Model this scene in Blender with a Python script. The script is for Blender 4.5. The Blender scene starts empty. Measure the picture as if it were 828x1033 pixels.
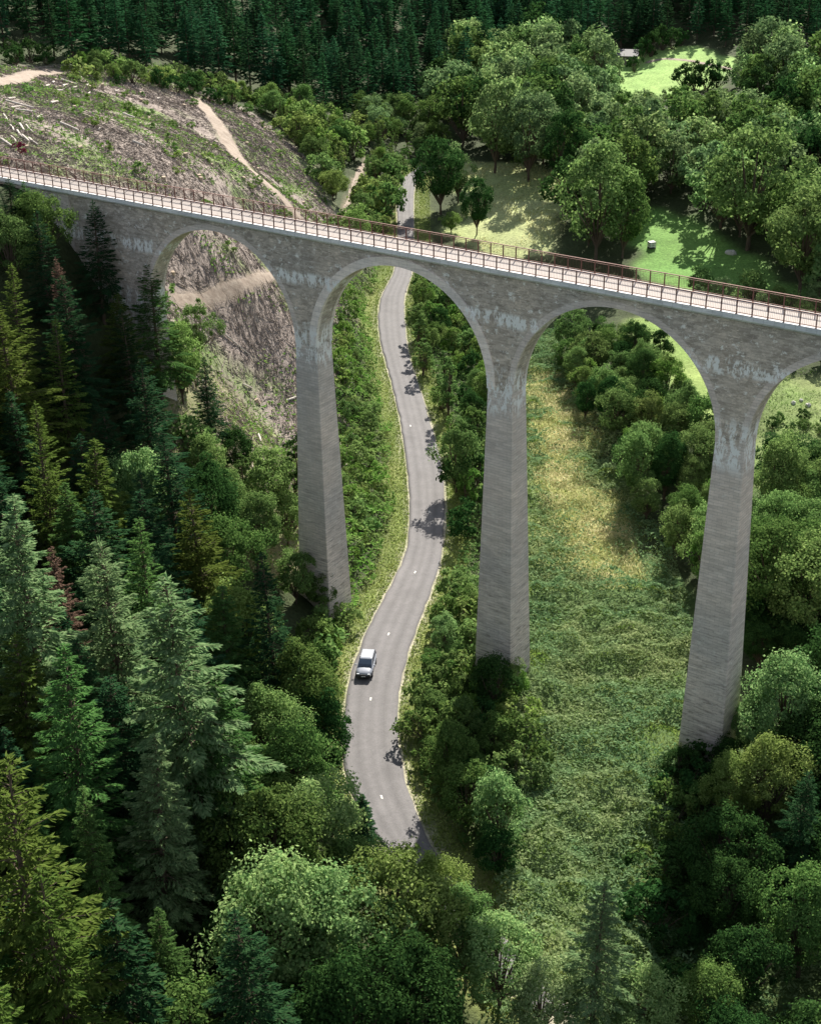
import bpy, math, random
import numpy as np
from mathutils import Vector, Matrix
random.seed(7); rng = np.random.default_rng(7)
scn = bpy.context.scene; COL = scn.collection
R = math.radians

# ------------------------------------------------------------------ camera
CX, CY, FPX, CAMZ = 414.0, 516.5, 1495.7, 80.0
_pt, _rl = R(26.552), R(-0.913)
FW = np.array([0, math.cos(_pt), -math.sin(_pt)])
_r0 = np.array([1.0, 0, 0]); _u0 = np.cross(_r0, FW)
RT = _r0*math.cos(_rl) + _u0*math.sin(_rl); UP = -_r0*math.sin(_rl) + _u0*math.cos(_rl)
cam_d = bpy.data.cameras.new('camera'); cam = bpy.data.objects.new('camera', cam_d); COL.objects.link(cam)
cam_d.sensor_fit = 'HORIZONTAL'; cam_d.sensor_width = 36; cam_d.lens = 36*FPX/828
cam_d.clip_start = 1; cam_d.clip_end = 9000
cam.matrix_world = Matrix(((RT[0], UP[0], -FW[0], 0), (RT[1], UP[1], -FW[1], 0), (RT[2], UP[2], -FW[2], CAMZ), (0, 0, 0, 1)))
scn.camera = cam
# ------------------------------------------------------------------ light
SUN_EL, SUN_AZ = 37.0, 15.0            # azimuth measured from +Y towards +X
world = bpy.data.worlds.new('World'); scn.world = world; world.use_nodes = True
wn = world.node_tree; bg = wn.nodes['Background']
sky = wn.nodes.new('ShaderNodeTexSky'); sky.sky_type = 'NISHITA'; sky.sun_disc = False
sky.sun_elevation = R(SUN_EL); sky.sun_rotation = R(SUN_AZ); sky.air_density = 1.0; sky.dust_density = 0.6
sky_hs = wn.nodes.new('ShaderNodeHueSaturation'); sky_hs.inputs['Saturation'].default_value = 0.5
wn.links.new(sky.outputs[0], sky_hs.inputs['Color']); wn.links.new(sky_hs.outputs[0], bg.inputs[0]); bg.inputs[1].default_value = 0.080
sd = bpy.data.lights.new('sun', 'SUN'); sun = bpy.data.objects.new('sun', sd); COL.objects.link(sun)
sd.energy = 4.9; sd.angle = R(0.6); sd.color = (1.0, 0.94, 0.84)
_s = Vector((math.sin(R(SUN_AZ))*math.cos(R(SUN_EL)), math.cos(R(SUN_AZ))*math.cos(R(SUN_EL)), math.sin(R(SUN_EL))))
sun.rotation_euler = _s.to_track_quat('Z', 'Y').to_euler()
vs = scn.view_settings; vs.view_transform = 'Standard'; vs.look = 'None'; vs.gamma = 1; vs.use_curve_mapping = False
vs.exposure = 1.32
scn.cycles.max_bounces = 6; scn.cycles.diffuse_bounces = 2; scn.cycles.transmission_bounces = 2; scn.cycles.glossy_bounces = 2

# ------------------------------------------------------------------ helpers
def ray(px, py):
    d = FW*FPX + RT*(px-CX) - UP*(py-CY); return d/np.linalg.norm(d)
def proj(P):
    P = np.asarray(P, float) - np.array([0, 0, CAMZ]); d = P@FW
    return CX + FPX*(P@RT)/d, CY - FPX*(P@UP)/d
def at_z(px, py, z):
    d = ray(px, py); t = (z-CAMZ)/d[2]; return np.array([d[0]*t, d[1]*t, z])
def tag(o, label=None, cat=None, group=None, kind=None):
    if label: o['label'] = label
    if cat: o['category'] = cat
    if group: o['group'] = group
    if kind: o['kind'] = kind
    return o
def link(o, parent=None):
    COL.objects.link(o)
    if parent is not None: o.parent = parent
    return o
def empty(name, loc=(0, 0, 0), rz=0.0, scale=1.0):
    o = bpy.data.objects.new(name, None); COL.objects.link(o)
    o.location = loc; o.rotation_euler = (0, 0, rz)
    o.scale = (scale,)*3 if isinstance(scale, (int, float)) else scale
    o.empty_display_size = .5
    return o
def np_mesh(name, V, F, mat=None, smooth=False):
    V = np.asarray(V, np.float32); F = np.asarray(F, np.int32)
    me = bpy.data.meshes.new(name)
    me.vertices.add(len(V)); me.vertices.foreach_set('co', V.ravel())
    n = F.shape[1]
    me.loops.add(F.size); me.loops.foreach_set('vertex_index', F.ravel())
    me.polygons.add(len(F)); me.polygons.foreach_set('loop_start', np.arange(0, F.size, n, dtype=np.int32))
    if smooth: me.polygons.foreach_set('use_smooth', np.ones(len(F), bool))
    if mat: me.materials.append(mat)
    me.update(calc_edges=True)
    return me
class MB:
    """collects boxes, tubes and profiles into one mesh"""
    def __init__(s): s.v = []; s.f = []
    def add(s, V, F):
        n = len(s.v); s.v += [tuple(map(float, p)) for p in V]; s.f += [tuple(i+n for i in f) for f in F]
    def box(s, c, d, rz=0.0):
        x, y, z = d[0]/2, d[1]/2, d[2]/2; cc, ss = math.cos(rz), math.sin(rz)
        P = [(i*x, j*y, k*z) for k in (-1, 1) for j in (-1, 1) for i in (-1, 1)]
        s.add([(c[0]+a*cc-b*ss, c[1]+a*ss+b*cc, c[2]+e) for a, b, e in P], [(0, 2, 3, 1), (4, 5, 7, 6), (0, 1, 5, 4), (2, 6, 7, 3), (0, 4, 6, 2), (1, 3, 7, 5)])
    def tube(s, pts, rad, n=6, cap=True):
        pts = [Vector(p) for p in pts]; V = []; F = []
        if not hasattr(rad, '__len__'): rad = [rad]*len(pts)
        for i, p in enumerate(pts):
            t = (pts[min(i+1, len(pts)-1)] - pts[max(i-1, 0)]).normalized()
            a = t.cross(Vector((0, 0, 1)) if abs(t.z) < .9 else Vector((1, 0, 0))).normalized(); b = t.cross(a)
            for k in range(n):
                q = p + (a*math.cos(2*math.pi*k/n) + b*math.sin(2*math.pi*k/n))*rad[i]; V.append(q)
        for i in range(len(pts)-1):
            for k in range(n):
                F.append((i*n+k, i*n+(k+1) % n, (i+1)*n+(k+1) % n, (i+1)*n+k))
        if cap: F.append(tuple(range(n))[::-1]); F.append(tuple((len(pts)-1)*n+k for k in range(n)))
        s.add(V, F)
    def mesh(s, name, mat, smooth=False):
        me = bpy.data.meshes.new(name); me.from_pydata(s.v, [], s.f)
        if mat: me.materials.append(mat)
        if smooth: me.polygons.foreach_set('use_smooth', [True]*len(me.polygons))
        me.update(); return me
    def build(s, name, mat, parent=None, smooth=False, bevel=0):
        o = bpy.data.objects.new(name, s.mesh(name, mat, smooth)); link(o, parent)
        if bevel:
            b = o.modifiers.new('bevel', 'BEVEL'); b.width = bevel; b.segments = 2; b.limit_method = 'ANGLE'
        return o

# vectorised value noise
_perm = rng.random((256, 256))
def vnoise(x, y, s=1.0, o=0):
    x = np.asarray(x, float)/s + o*17.3; y = np.asarray(y, float)/s + o*9.1
    xi = np.floor(x).astype(int); yi = np.floor(y).astype(int); fx = x-xi; fy = y-yi
    fx = fx*fx*(3-2*fx); fy = fy*fy*(3-2*fy)
    a = _perm[xi & 255, yi & 255]; b = _perm[(xi+1) & 255, yi & 255]; c = _perm[xi & 255, (yi+1) & 255]; d = _perm[(xi+1) & 255, (yi+1) & 255]
    return (a*(1-fx)+b*fx)*(1-fy) + (c*(1-fx)+d*fx)*fy
def fbm(x, y, s, o=0, n=3):
    return sum(vnoise(x, y, s/2**i, o+i)*.5**i for i in range(n))/sum(.5**i for i in range(n))
def sstep(a, b, x):
    t = np.clip((x-a)/(b-a), 0, 1); return t*t*(3-2*t)

# ------------------------------------------------------------------ materials
def nmat(name):
    m = bpy.data.materials.new(name); m.use_nodes = True; nt = m.node_tree
    return m, nt, nt.nodes['Principled BSDF']
def N(nt, t, **k):
    n = nt.nodes.new(t)
    for a, b in k.items(): setattr(n, a, b)
    return n
def ramp(nt, fac, stops):
    r = N(nt, 'ShaderNodeValToRGB'); e = r.color_ramp.elements
    while len(e) < len(stops): e.new(.5)
    for i, (p, c) in enumerate(stops):
        e[i].position = p; e[i].color = (*c, 1) if hasattr(c, '__len__') else (c, c, c, 1)
    nt.links.new(fac, r.inputs[0]); return r.outputs[0]
def noise(nt, vec, scale, detail=4, rough=.6):
    n = N(nt, 'ShaderNodeTexNoise'); n.inputs['Scale'].default_value = scale; n.inputs['Detail'].default_value = detail; n.inputs['Roughness'].default_value = rough
    if vec is not None: nt.links.new(vec, n.inputs['Vector'])
    return n.outputs['Fac']
def mapping(nt, vec, scale=(1, 1, 1), loc=(0, 0, 0)):
    n = N(nt, 'ShaderNodeMapping'); n.inputs['Scale'].default_value = scale; n.inputs['Location'].default_value = loc
    nt.links.new(vec, n.inputs['Vector']); return n.outputs[0]
def mixc(nt, fac, a, b, mode='MIX'):
    n = N(nt, 'ShaderNodeMix', data_type='RGBA', blend_type=mode)
    for i, x in ((0, fac), (6, a), (7, b)):
        if isinstance(x, bpy.types.NodeSocket): nt.links.new(x, n.inputs[i])
        elif isinstance(x, (int, float)): n.inputs[i].default_value = x
        else: n.inputs[i].default_value = (*x, 1)
    return n.outputs[2]
def mth(nt, op, a, b=0.0, c=None):
    n = N(nt, 'ShaderNodeMath', operation=op)
    for i, x in enumerate((a, b) if c is None else (a, b, c)):
        if isinstance(x, bpy.types.NodeSocket): nt.links.new(x, n.inputs[i])
        else: n.inputs[i].default_value = x
    return n.outputs[0]
def bump(nt, h, strength, dist, bs):
    b = N(nt, 'ShaderNodeBump'); b.inputs['Strength'].default_value = strength; b.inputs['Distance'].default_value = dist
    nt.links.new(h, b.inputs['Height']); nt.links.new(b.outputs[0], bs.inputs['Normal'])
def plain(name, c, rough=.6, metal=0.0, var=.15, scale=6, coat=0):
    m, nt, b = nmat(name); tc = N(nt, 'ShaderNodeTexCoord')
    f = noise(nt, tc.outputs['Object'], scale)
    col = mixc(nt, f, tuple(x*(1-var) for x in c), tuple(min(1, x*(1+var)) for x in c))
    nt.links.new(col, b.inputs['Base Color']); b.inputs['Roughness'].default_value = rough; b.inputs['Metallic'].default_value = metal
    b.inputs['Coat Weight'].default_value = coat
    if rough > .6: b.inputs['Specular IOR Level'].default_value = .15
    return m
def leaf_mat(name, c, c2, trans=.35, spread=.35, patch=None):
    """leaves: per-leaf and per-tree colour differences, light passes through"""
    m, nt, b = nmat(name)
    g = N(nt, 'ShaderNodeNewGeometry'); oi = N(nt, 'ShaderNodeObjectInfo')
    col = mixc(nt, g.outputs['Random Per Island'], c, c2)
    v = mth(nt, 'MULTIPLY_ADD', oi.outputs['Random'], spread, 1-spread/2)
    if patch:   # broad patches of another plant colour
        col = mixc(nt, ramp(nt, noise(nt, g.outputs['Position'], patch[0], 4, .65), [(.42, 0.0), (.58, 1.0)]), col, mixc(nt, g.outputs['Random Per Island'], patch[1], patch[2]))
    hs = N(nt, 'ShaderNodeHueSaturation'); nt.links.new(col, hs.inputs['Color']); nt.links.new(v, hs.inputs['Value'])
    hv = mth(nt, 'MULTIPLY_ADD', mth(nt, 'FRACT', mth(nt, 'MULTIPLY', oi.outputs['Random'], 7.3)), .03, .485)
    nt.links.new(hv, hs.inputs['Hue'])
    nt.links.new(hs.outputs[0], b.inputs['Base Color']); b.inputs['Roughness'].default_value = .55
    b.inputs['Specular IOR Level'].default_value = 0.0; b.inputs['Roughness'].default_value = .9
    tr = N(nt, 'ShaderNodeBsdfTranslucent'); nt.links.new(hs.outputs[0], tr.inputs[0])
    mx = N(nt, 'ShaderNodeMixShader'); mx.inputs[0].default_value = trans
    nt.links.new(b.outputs[0], mx.inputs[1]); nt.links.new(tr.outputs[0], mx.inputs[2])
    nt.links.new(mx.outputs[0], nt.nodes['Material Output'].inputs[0])
    return m
LM = {
 'spruce': leaf_mat('spruce_needles', (.045, .115, .032), (.12, .235, .065), .45),
 'bluefir': leaf_mat('fir_needles', (.095, .175, .070), (.27, .37, .17), .45),
 'larch': leaf_mat('larch_needles', (.060, .105, .020), (.155, .225, .050), .45),
 'darkspruce': leaf_mat('dark_spruce_needles', (.014, .048, .022), (.042, .100, .038)),
 'farspruce': leaf_mat('plantation_needles', (.022, .080, .034), (.042, .125, .050), .35, .4),
 'dead': leaf_mat('dead_needles', (.11, .07, .05), (.20, .135, .10), .3, .05),
 'oak': leaf_mat('oak_leaves', (.048, .108, .026), (.15, .24, .065), .4),
 'lime': leaf_mat('lime_leaves', (.11, .19, .04), (.26, .36, .11), .45),
 'pale': leaf_mat('pale_leaves', (.10, .20, .065), (.30, .42, .16), .5),
 'willow': leaf_mat('willow_leaves', (.17, .25, .09), (.42, .50, .24), .55),
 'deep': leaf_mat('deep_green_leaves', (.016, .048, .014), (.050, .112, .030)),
 'mid': leaf_mat('mixed_leaves', (.075, .15, .042), (.20, .30, .095), .45, .5),
 'farmix': leaf_mat('distant_leaves', (.085, .155, .060), (.22, .31, .13), .4, .6),
 'fern': leaf_mat('bracken_fronds', (.065, .145, .055), (.22, .345, .165), .45, .1, (.07, (.13, .19, .07), (.32, .39, .18))),
 'weed': leaf_mat('weed_leaves', (.070, .17, .025), (.19, .32, .07), .4, .3, (.25, (.11, .18, .05), (.24, .31, .10))),
 'straw': leaf_mat('dry_grass_blades', (.46, .45, .22), (.72, .68, .40), .5, .1, (.2, (.34, .38, .14), (.54, .56, .26))),
 'redbush': leaf_mat('red_leaves', (.10, .02, .03), (.2, .04, .06), .3),
}
BARK = plain('bark', (.10, .075, .055), .9, var=.4, scale=3)
PALEWOOD = plain('bleached_wood', (.52, .47, .42), .8, var=.25, scale=2)
GREYWOOD = plain('grey_brash_wood', (.26, .215, .195), .9, var=.4, scale=1)

# ------------------------------------------------------------------ terrain height
CTRL_PX = [  # pixel, pixel, ground height
 (600,700,0),(600,850,-1),(600,1000,-1.5),(560,500,.5),(600,420,1),(640,600,-.5),(530,900,0),(680,1000,-2),(540,760,.2),(715,765,0),(496,694,0),
 (800,900,-3),(828,1033,-4),(790,520,0),(820,440,2),(700,350,3),(620,330,2),(700,250,5),(530,230,5),(520,180,7),(780,200,8),(600,150,8),
 (680,70,14),(640,85,12),(720,80,13),(560,100,10),(800,80,16),(820,130,12),(450,130,8),(400,130,8),(380,100,10),(300,130,15),(350,150,10),(370,185,7),(330,215,11),
 (60,72,34),(150,88,29),(200,98,25),(290,112,16),(20,150,42),(100,150,37),(100,110,35),(200,170,30),(150,130,32),(225,120,24),(250,170,24),(290,205,20),
 (220,262,24),(270,285,18),(190,302,22),(250,350,13),(250,420,9),(280,470,6),(350,400,4),(350,300,8),(365,560,1.2),(330,340,7),(370,250,6),(60,228,38),(316,610,2)]
CTRL_W = [(-25,128,12),(-40,130,25),(-55,135,36),(-50,100,27),(-25,100,11),(-12,100,3.5),(-30,70,12),(-50,60,26),(-15,75,4.5),(-62,165,42),(-80,170,46),(-5,60,0),(-20,40,9),(0,40,0),(20,45,-2),(60,60,-4),
 (-120,130,60),(-100,60,60),(-150,300,60),(-100,400,62),(-110,230,52),(0,450,24),(0,520,50),(150,520,62),(-50,520,75),(220,450,60),(150,430,30),(300,300,55),(200,250,18),(190,150,12),(130,60,4),(100,110,0),(90,160,2),(120,230,8),
 (70,420,18),(60,460,26),(100,520,58),(-150,520,95),(300,520,95),(300,150,40),(250,40,25),(-150,30,70),(0,-60,0),(200,-60,25),(-150,-60,60)]
# road edges: pixel row, left x, right x
EDGES = [(168,424,440),(176,410,426),(185,402,418),(200,400,417),(225,401,417),(250,401,417),(275,398,416),(300,383,407),(325,381,408),(350,385,410),(375,392,417),(400,399,426),(440,407,438),(480,412,448),(520,415,449),(560,410,446),(580,400,441),(600,388.6,434),(620,377.8,425),(640,368.7,418),(660,359.6,410.5),(680,353.5,405),(700,349.5,400.6),(730,345,399.5),(760,344.8,403),(790,349,408.6),(820,362,418),(850,384,431),(880,412,452),(920,448,486),(970,492,528),(1030,545,585)]
def road_z(y):   # height of the road from its distance
    return np.interp(y, [40, 90, 130, 200, 260, 330, 400], [0.2, 0.2, 0.6, 2.0, 4.0, 7.0, 10.0])
def on_road(px, py):
    z = 0.5
    for _ in range(30): z = float(road_z(at_z(px, py, z)[1]))
    return at_z(px, py, z)
RL = np.array([on_road(l, y) for y, l, r in EDGES]); RR = np.array([on_road(r, y) for y, l, r in EDGES])
def resample(P, Q, step=1.2):
    M = (P+Q)/2; d = np.r_[0, np.cumsum(np.linalg.norm(np.diff(M[:, :2], axis=0), axis=1))]
    t = np.arange(0, d[-1], step)
    def sm(A):
        B = np.stack([np.interp(t, d, A[:, i]) for i in range(3)], 1)
        for _ in range(14): B[1:-1] = (B[:-2]+2*B[1:-1]+B[2:])/4
        return B
    return sm(P), sm(Q)
RL, RR = resample(RL, RR); RC = (RL+RR)/2; RHW = np.linalg.norm((RL-RR)[:, :2], axis=1)/2
_cp = np.array([at_z(x, y, z) for x, y, z in CTRL_PX] + [list(map(float, c)) for c in CTRL_W] + [list(p) for p in RC[::9]])
_S = 100.0
def _U(r2): return np.where(r2 > 0, r2*np.log(r2+1e-12), 0)
_xy = _cp[:, :2]/_S; _n = len(_cp)
_K = _U(((_xy[:, None]-_xy[None])**2).sum(-1)) + np.eye(_n)*.006
_P = np.c_[np.ones(_n), _xy]; _A = np.zeros((_n+3, _n+3)); _A[:_n, :_n] = _K; _A[:_n, _n:] = _P; _A[_n:, :_n] = _P.T
_w = np.linalg.solve(_A, np.r_[_cp[:, 2], 0, 0, 0])
GX = np.arange(-200, 341, 4.0); GY = np.arange(-60, 561, 4.0)
_gx, _gy = np.meshgrid(GX, GY, indexing='ij')
_q = np.c_[_gx.ravel(), _gy.ravel()]/_S
GZ = (_U(((_q[:, None]-_xy[None])**2).sum(-1))@_w[:_n] + np.c_[np.ones(len(_q)), _q]@_w[_n:]).reshape(_gx.shape)
def base_h(x, y):
    x = np.asarray(x, float); y = np.asarray(y, float)
    xc = np.clip(x, GX[0], GX[-1]-.01); yc = np.clip(y, GY[0], GY[-1]-.01)
    i = ((xc-GX[0])/4).astype(int); j = ((yc-GY[0])/4).astype(int); fx = (xc-GX[i])/4; fy = (yc-GY[j])/4
    z = (GZ[i, j]*(1-fx)+GZ[i+1, j]*fx)*(1-fy) + (GZ[i, j+1]*(1-fx)+GZ[i+1, j+1]*fx)*fy
    z = z + np.minimum(np.maximum(y-GY[-1], 0)*.33, 260) + np.minimum(np.maximum(np.maximum(GX[0]-x, x-GX[-1]), 0)*.2, 150)
    return z
def road_dist(x, y):
    """distance beyond the road edge (negative on the road) and the road height there"""
    x = np.asarray(x, float); y = np.asarray(y, float); sh = x.shape; q = np.c_[x.ravel(), y.ravel()]
    D = np.full(len(q), 1e3); Z = np.zeros(len(q))
    near = np.where((q[:, 0] > RC[:, 0].min()-20) & (q[:, 0] < RC[:, 0].max()+20) & (q[:, 1] > RC[:, 1].min()-20) & (q[:, 1] < RC[:, 1].max()+20))[0]
    for k in range(0, len(near), 20000):
        ii = near[k:k+20000]; d = ((q[ii][:, None]-RC[None, :, :2])**2).sum(-1); j = d.argmin(1)
        D[ii] = np.sqrt(d[np.arange(len(ii)), j]) - RHW[j]; Z[ii] = RC[j, 2]
    return D.reshape(sh), Z.reshape(sh)
def height(x, y):
    z = base_h(x, y); x = np.asarray(x, float); y = np.asarray(y, float)
    z = z + (fbm(x, y, 14, 3)-.5)*1.2 + (vnoise(x, y, 2.5, 5)-.5)*.3
    dx, dy = x-8.765, y-123.216; c_, s_ = math.cos(R(34.915)), math.sin(R(34.915))
    sb = dx*c_-dy*s_; tb_ = np.abs(dx*s_+dy*c_)
    lim = 41.1 + np.maximum(tb_-2.6, 0)*.9
    z = np.where(sb < -30, np.minimum(z, lim), z)
    d, rz = road_dist(x, y)
    k = sstep(1.0, 7.0, d)
    return (rz-.07 + np.clip(d, 0, 1)*-.03)*(1-k) + z*k
def h1(x, y): return float(height(np.array([x]), np.array([y]))[0])
def march(px, py, add=0.0, t0=45, t1=900):
    d = ray(px, py); t = np.arange(t0, t1, .5); P = d[None]*t[:, None]; P[:, 2] += CAMZ
    g = P[:, 2] - base_h(P[:, 0], P[:, 1]) - add
    k = np.where(g < 0)[0]
    i = k[0] if len(k) else len(t)-1
    return P[i]
def gp(px, py): return march(px, py)
def world_poly(pts): return np.array([gp(*p)[:2] for p in pts])
def inside(poly, x, y):
    x = np.asarray(x); y = np.asarray(y); r = np.zeros(x.shape, bool); n = len(poly)
    for i in range(n):
        x0, y0 = poly[i]; x1, y1 = poly[(i+1) % n]
        if y0 == y1: continue
        c = ((y0 > y) != (y1 > y)) & (x < (x1-x0)*(y-y0)/(y1-y0)+x0); r ^= c
    return r

# ------------------------------------------------------------------ regions on the ground
REG = {
 'clearcut': [(-60,60),(60,66),(200,92),(262,118),(300,150),(330,200),(350,240),(345,300),(335,400),(345,480),(300,520),(240,480),(200,400),(150,330),(150,240),(-60,190)],
 'meadow': [(518,340),(560,330),(575,370),(610,430),(650,520),(690,600),(700,760),(690,900),(700,1060),(480,1060),(500,900),(520,700),(512,520)],
 'dry': [(530,372),(556,380),(580,420),(606,480),(628,530),(648,575),(630,600),(590,590),(565,545),(545,480),(530,440)],
 'farmeadow': [(462,162),(560,172),(575,200),(565,262),(500,262),(455,235),(470,200)],
 'clearing': [(640,215),(700,215),(770,262),(828,300),(700,300),(635,270)],
 'lowslope': [(150,330),(240,400),(345,470),(345,600),(240,560),(120,480)],
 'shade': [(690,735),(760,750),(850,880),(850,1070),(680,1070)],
 'midclear': [(640,322),(740,330),(740,470),(700,420),(660,380)],
 'field': [(600,60),(640,52),(700,44),(750,60),(738,82),(700,92),(640,100),(612,90)],
 'rightclear': [(760,400),(800,372),(860,370),(870,520),(790,520),(762,490)],
}
RP = {k: world_poly(v) for k, v in REG.items()}
TRACKS = {  # dirt tracks: (px, py) centre line, half width in metres
 'a': ([(-40,92),(0,84),(28,74),(60,70)], 1.3),
 'b': ([(200,99),(210,112),(226,135),(240,158),(262,183),(292,208),(303,225)], 1.35),
 'd': ([(303,228),(300,246),(288,266),(272,281),(245,291),(210,298),(176,303)], .5),
 'e': ([(652,62),(668,58),(690,60),(715,65),(745,69)], .7),
 'c': ([(372,160),(362,178),(354,200),(350,214),(346,228)], .7),
}
TW = {}
for k, (pts, hw) in TRACKS.items():
    P = np.array([gp(*p)[:2] for p in pts]); d = np.r_[0, np.cumsum(np.linalg.norm(np.diff(P, axis=0), axis=1))]
    t = np.arange(0, d[-1], 1.0); Q = np.stack([np.interp(t, d, P[:, i]) for i in range(2)], 1)
    for _ in range(20): Q[1:-1] = (Q[:-2]+2*Q[1:-1]+Q[2:])/4
    TW[k] = (Q, hw)
def track_dist(x, y):
    x = np.asarray(x, float); y = np.asarray(y, float); q = np.c_[x.ravel(), y.ravel()]; D = np.full(len(q), 1e3)
    for Q, hw in TW.values():
        near = np.where((q[:, 0] > Q[:, 0].min()-8) & (q[:, 0] < Q[:, 0].max()+8) & (q[:, 1] > Q[:, 1].min()-8) & (q[:, 1] < Q[:, 1].max()+8))[0]
        for k in range(0, len(near), 20000):
            ii = near[k:k+20000]; d = np.sqrt(((q[ii][:, None]-Q[None])**2).sum(-1).min(1))-hw; D[ii] = np.minimum(D[ii], d)
    return D.reshape(x.shape)

# ------------------------------------------------------------------ ground sheet
def axis(lo, hi, step, far):
    a = np.arange(lo, hi+.01, step); g = step; l = [lo]; r = [hi]
    while l[-1] > -far: g *= 1.18; l.append(l[-1]-g)
    g = step
    while r[-1] < far: g *= 1.18; r.append(r[-1]+g)
    return np.r_[np.array(l[1:])[::-1], a, np.array(r[1:])]
AX = axis(-150, 190, 1.0, 3500); AY = axis(28, 470, 1.0, 3500)
X, Y = np.meshgrid(AX, AY, indexing='ij'); Z = height(X, Y)
nx, ny = X.shape; idx = np.arange(nx*ny).reshape(nx, ny)
F = np.stack([idx[:-1, :-1], idx[1:, :-1], idx[1:, 1:], idx[:-1, 1:]], -1).reshape(-1, 4)
wx = X + (vnoise(X, Y, 6, 11)-.5)*7; wy = Y + (vnoise(X, Y, 6, 12)-.5)*9
C = np.zeros((nx, ny, 3)); C[:] = (.045, .060, .025)      # forest floor
n1 = fbm(X, Y, 9, 21)[..., None]; n2 = fbm(X, Y, 3, 31)[..., None]; n3 = fbm(X, Y, 30, 41)[..., None]
def paint(mask, a, b, n, k=1.0):
    global C
    m = (mask[..., None]*k); C = C*(1-m) + m*(np.array(a)*(1-n) + np.array(b)*n)
def blurm(m, it=1):
    m = m.astype(float)
    for _ in range(it):
        m[1:-1, 1:-1] = (m[1:-1, 1:-1]*2+m[:-2, 1:-1]+m[2:, 1:-1]+m[1:-1, :-2]+m[1:-1, 2:])/6
    return m
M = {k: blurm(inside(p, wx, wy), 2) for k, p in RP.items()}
paint(M['clearcut'], (.20, .165, .145), (.33, .28, .25), n2)
paint(M['clearcut']*sstep(.50, .62, n1[..., 0]), (.10, .19, .035), (.20, .27, .08), n2, .75)
paint(M['lowslope'], (.12, .15, .05), (.26, .23, .15), n2)
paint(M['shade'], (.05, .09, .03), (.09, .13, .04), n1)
paint(M['meadow'], (.07, .12, .04), (.12, .18, .06), n1)
paint(blurm(M['dry'], 3), (.26, .28, .10), (.40, .39, .17), n2, .9)
paint(M['farmeadow'], (.24, .31, .11), (.42, .44, .22), n1)
paint(M['clearing'], (.11, .24, .055), (.18, .31, .08), n1)
paint(M['midclear'], (.17, .27, .07), (.27, .34, .11), n1)  # sunlight put into the colour: brighter green offsets the shade of nearby trees
paint(M['field'], (.19, .33, .09), (.29, .42, .13), n1)
paint(M['rightclear'], (.11, .20, .05), (.26, .27, .12), n1)
rd, _ = road_dist(X, Y)
paint(sstep(4.2, 1.2, rd + (n2[..., 0]-.5)*2.5), (.10, .16, .035), (.26, .27, .10), n1)
paint(sstep(.8, .1, rd), (.36, .32, .26), (.44, .40, .34), n2, .8)
td = track_dist(X, Y)
paint(sstep(.35, -.15, td + (n2[..., 0]-.5)*.7), (.20, .16, .12), (.27, .22, .17), n2)
Vg = np.stack([X, Y, Z], -1).reshape(-1, 3)
gm, nt, bs = nmat('ground_soil')
at = N(nt, 'ShaderNodeAttribute', attribute_name='Col'); geo = N(nt, 'ShaderNodeNewGeometry')
f1 = noise(nt, geo.outputs['Position'], 2.2, 6, .7); f2 = noise(nt, geo.outputs['Position'], .35, 4)
col = mixc(nt, 1.0, at.outputs['Color'], ramp(nt, f1, [(.25, .55), (.5, .95), (.75, 1.45)]), 'MULTIPLY')
col = mixc(nt, 1.0, col, ramp(nt, f2, [(.3, .85), (.7, 1.15)]), 'MULTIPLY')
nt.links.new(col, bs.inputs['Base Color']); bs.inputs['Roughness'].default_value = .95; bs.inputs['Specular IOR Level'].default_value = .15
bump(nt, f1, .8, .25, bs)
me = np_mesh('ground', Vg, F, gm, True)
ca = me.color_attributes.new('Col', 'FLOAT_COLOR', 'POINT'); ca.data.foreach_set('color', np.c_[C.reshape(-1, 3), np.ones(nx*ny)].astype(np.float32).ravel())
tag(link(bpy.data.objects.new('ground', me)), kind='structure')

# tracks as worn strips lying on the ground
tm, nt, bs = nmat('track_dirt'); geo = N(nt, 'ShaderNodeNewGeometry')
f = noise(nt, geo.outputs['Position'], 1.1, 6, .65)
nt.links.new(ramp(nt, f, [(.3, (.16, .12, .09)), (.5, (.235, .185, .145)), (.72, (.31, .26, .21))]), bs.inputs['Base Color']); bs.inputs['Roughness'].default_value = .95
bump(nt, f, .6, .15, bs)
for k, (Q, hw) in TW.items():
    T = np.gradient(Q, axis=0); T /= np.linalg.norm(T, axis=1)[:, None]; Nn = np.c_[T[:, 1], -T[:, 0]]
    w = hw*(.75+.5*vnoise(Q[:, 0], Q[:, 1], 3, 7)); w[0] *= .5; w[-1] *= .4
    rows = [Q + Nn*(w*c)[:, None] for c in np.linspace(-1, 1, 7)]
    P = np.stack(rows, 1); zz = height(P[..., 0], P[..., 1]) + np.array([.0, .06, .05, .07, .05, .06, .0])[None]
    V = np.concatenate([P, zz[..., None]], -1).reshape(-1, 3); i = np.arange(len(Q)*7).reshape(-1, 7)
    FF = np.stack([i[:-1, :-1], i[:-1, 1:], i[1:, 1:], i[1:, :-1]], -1).reshape(-1, 4)
    tag(link(bpy.data.objects.new('dirt_track', np_mesh('dirt_track', V, FF, tm, True))), kind='structure')

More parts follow.
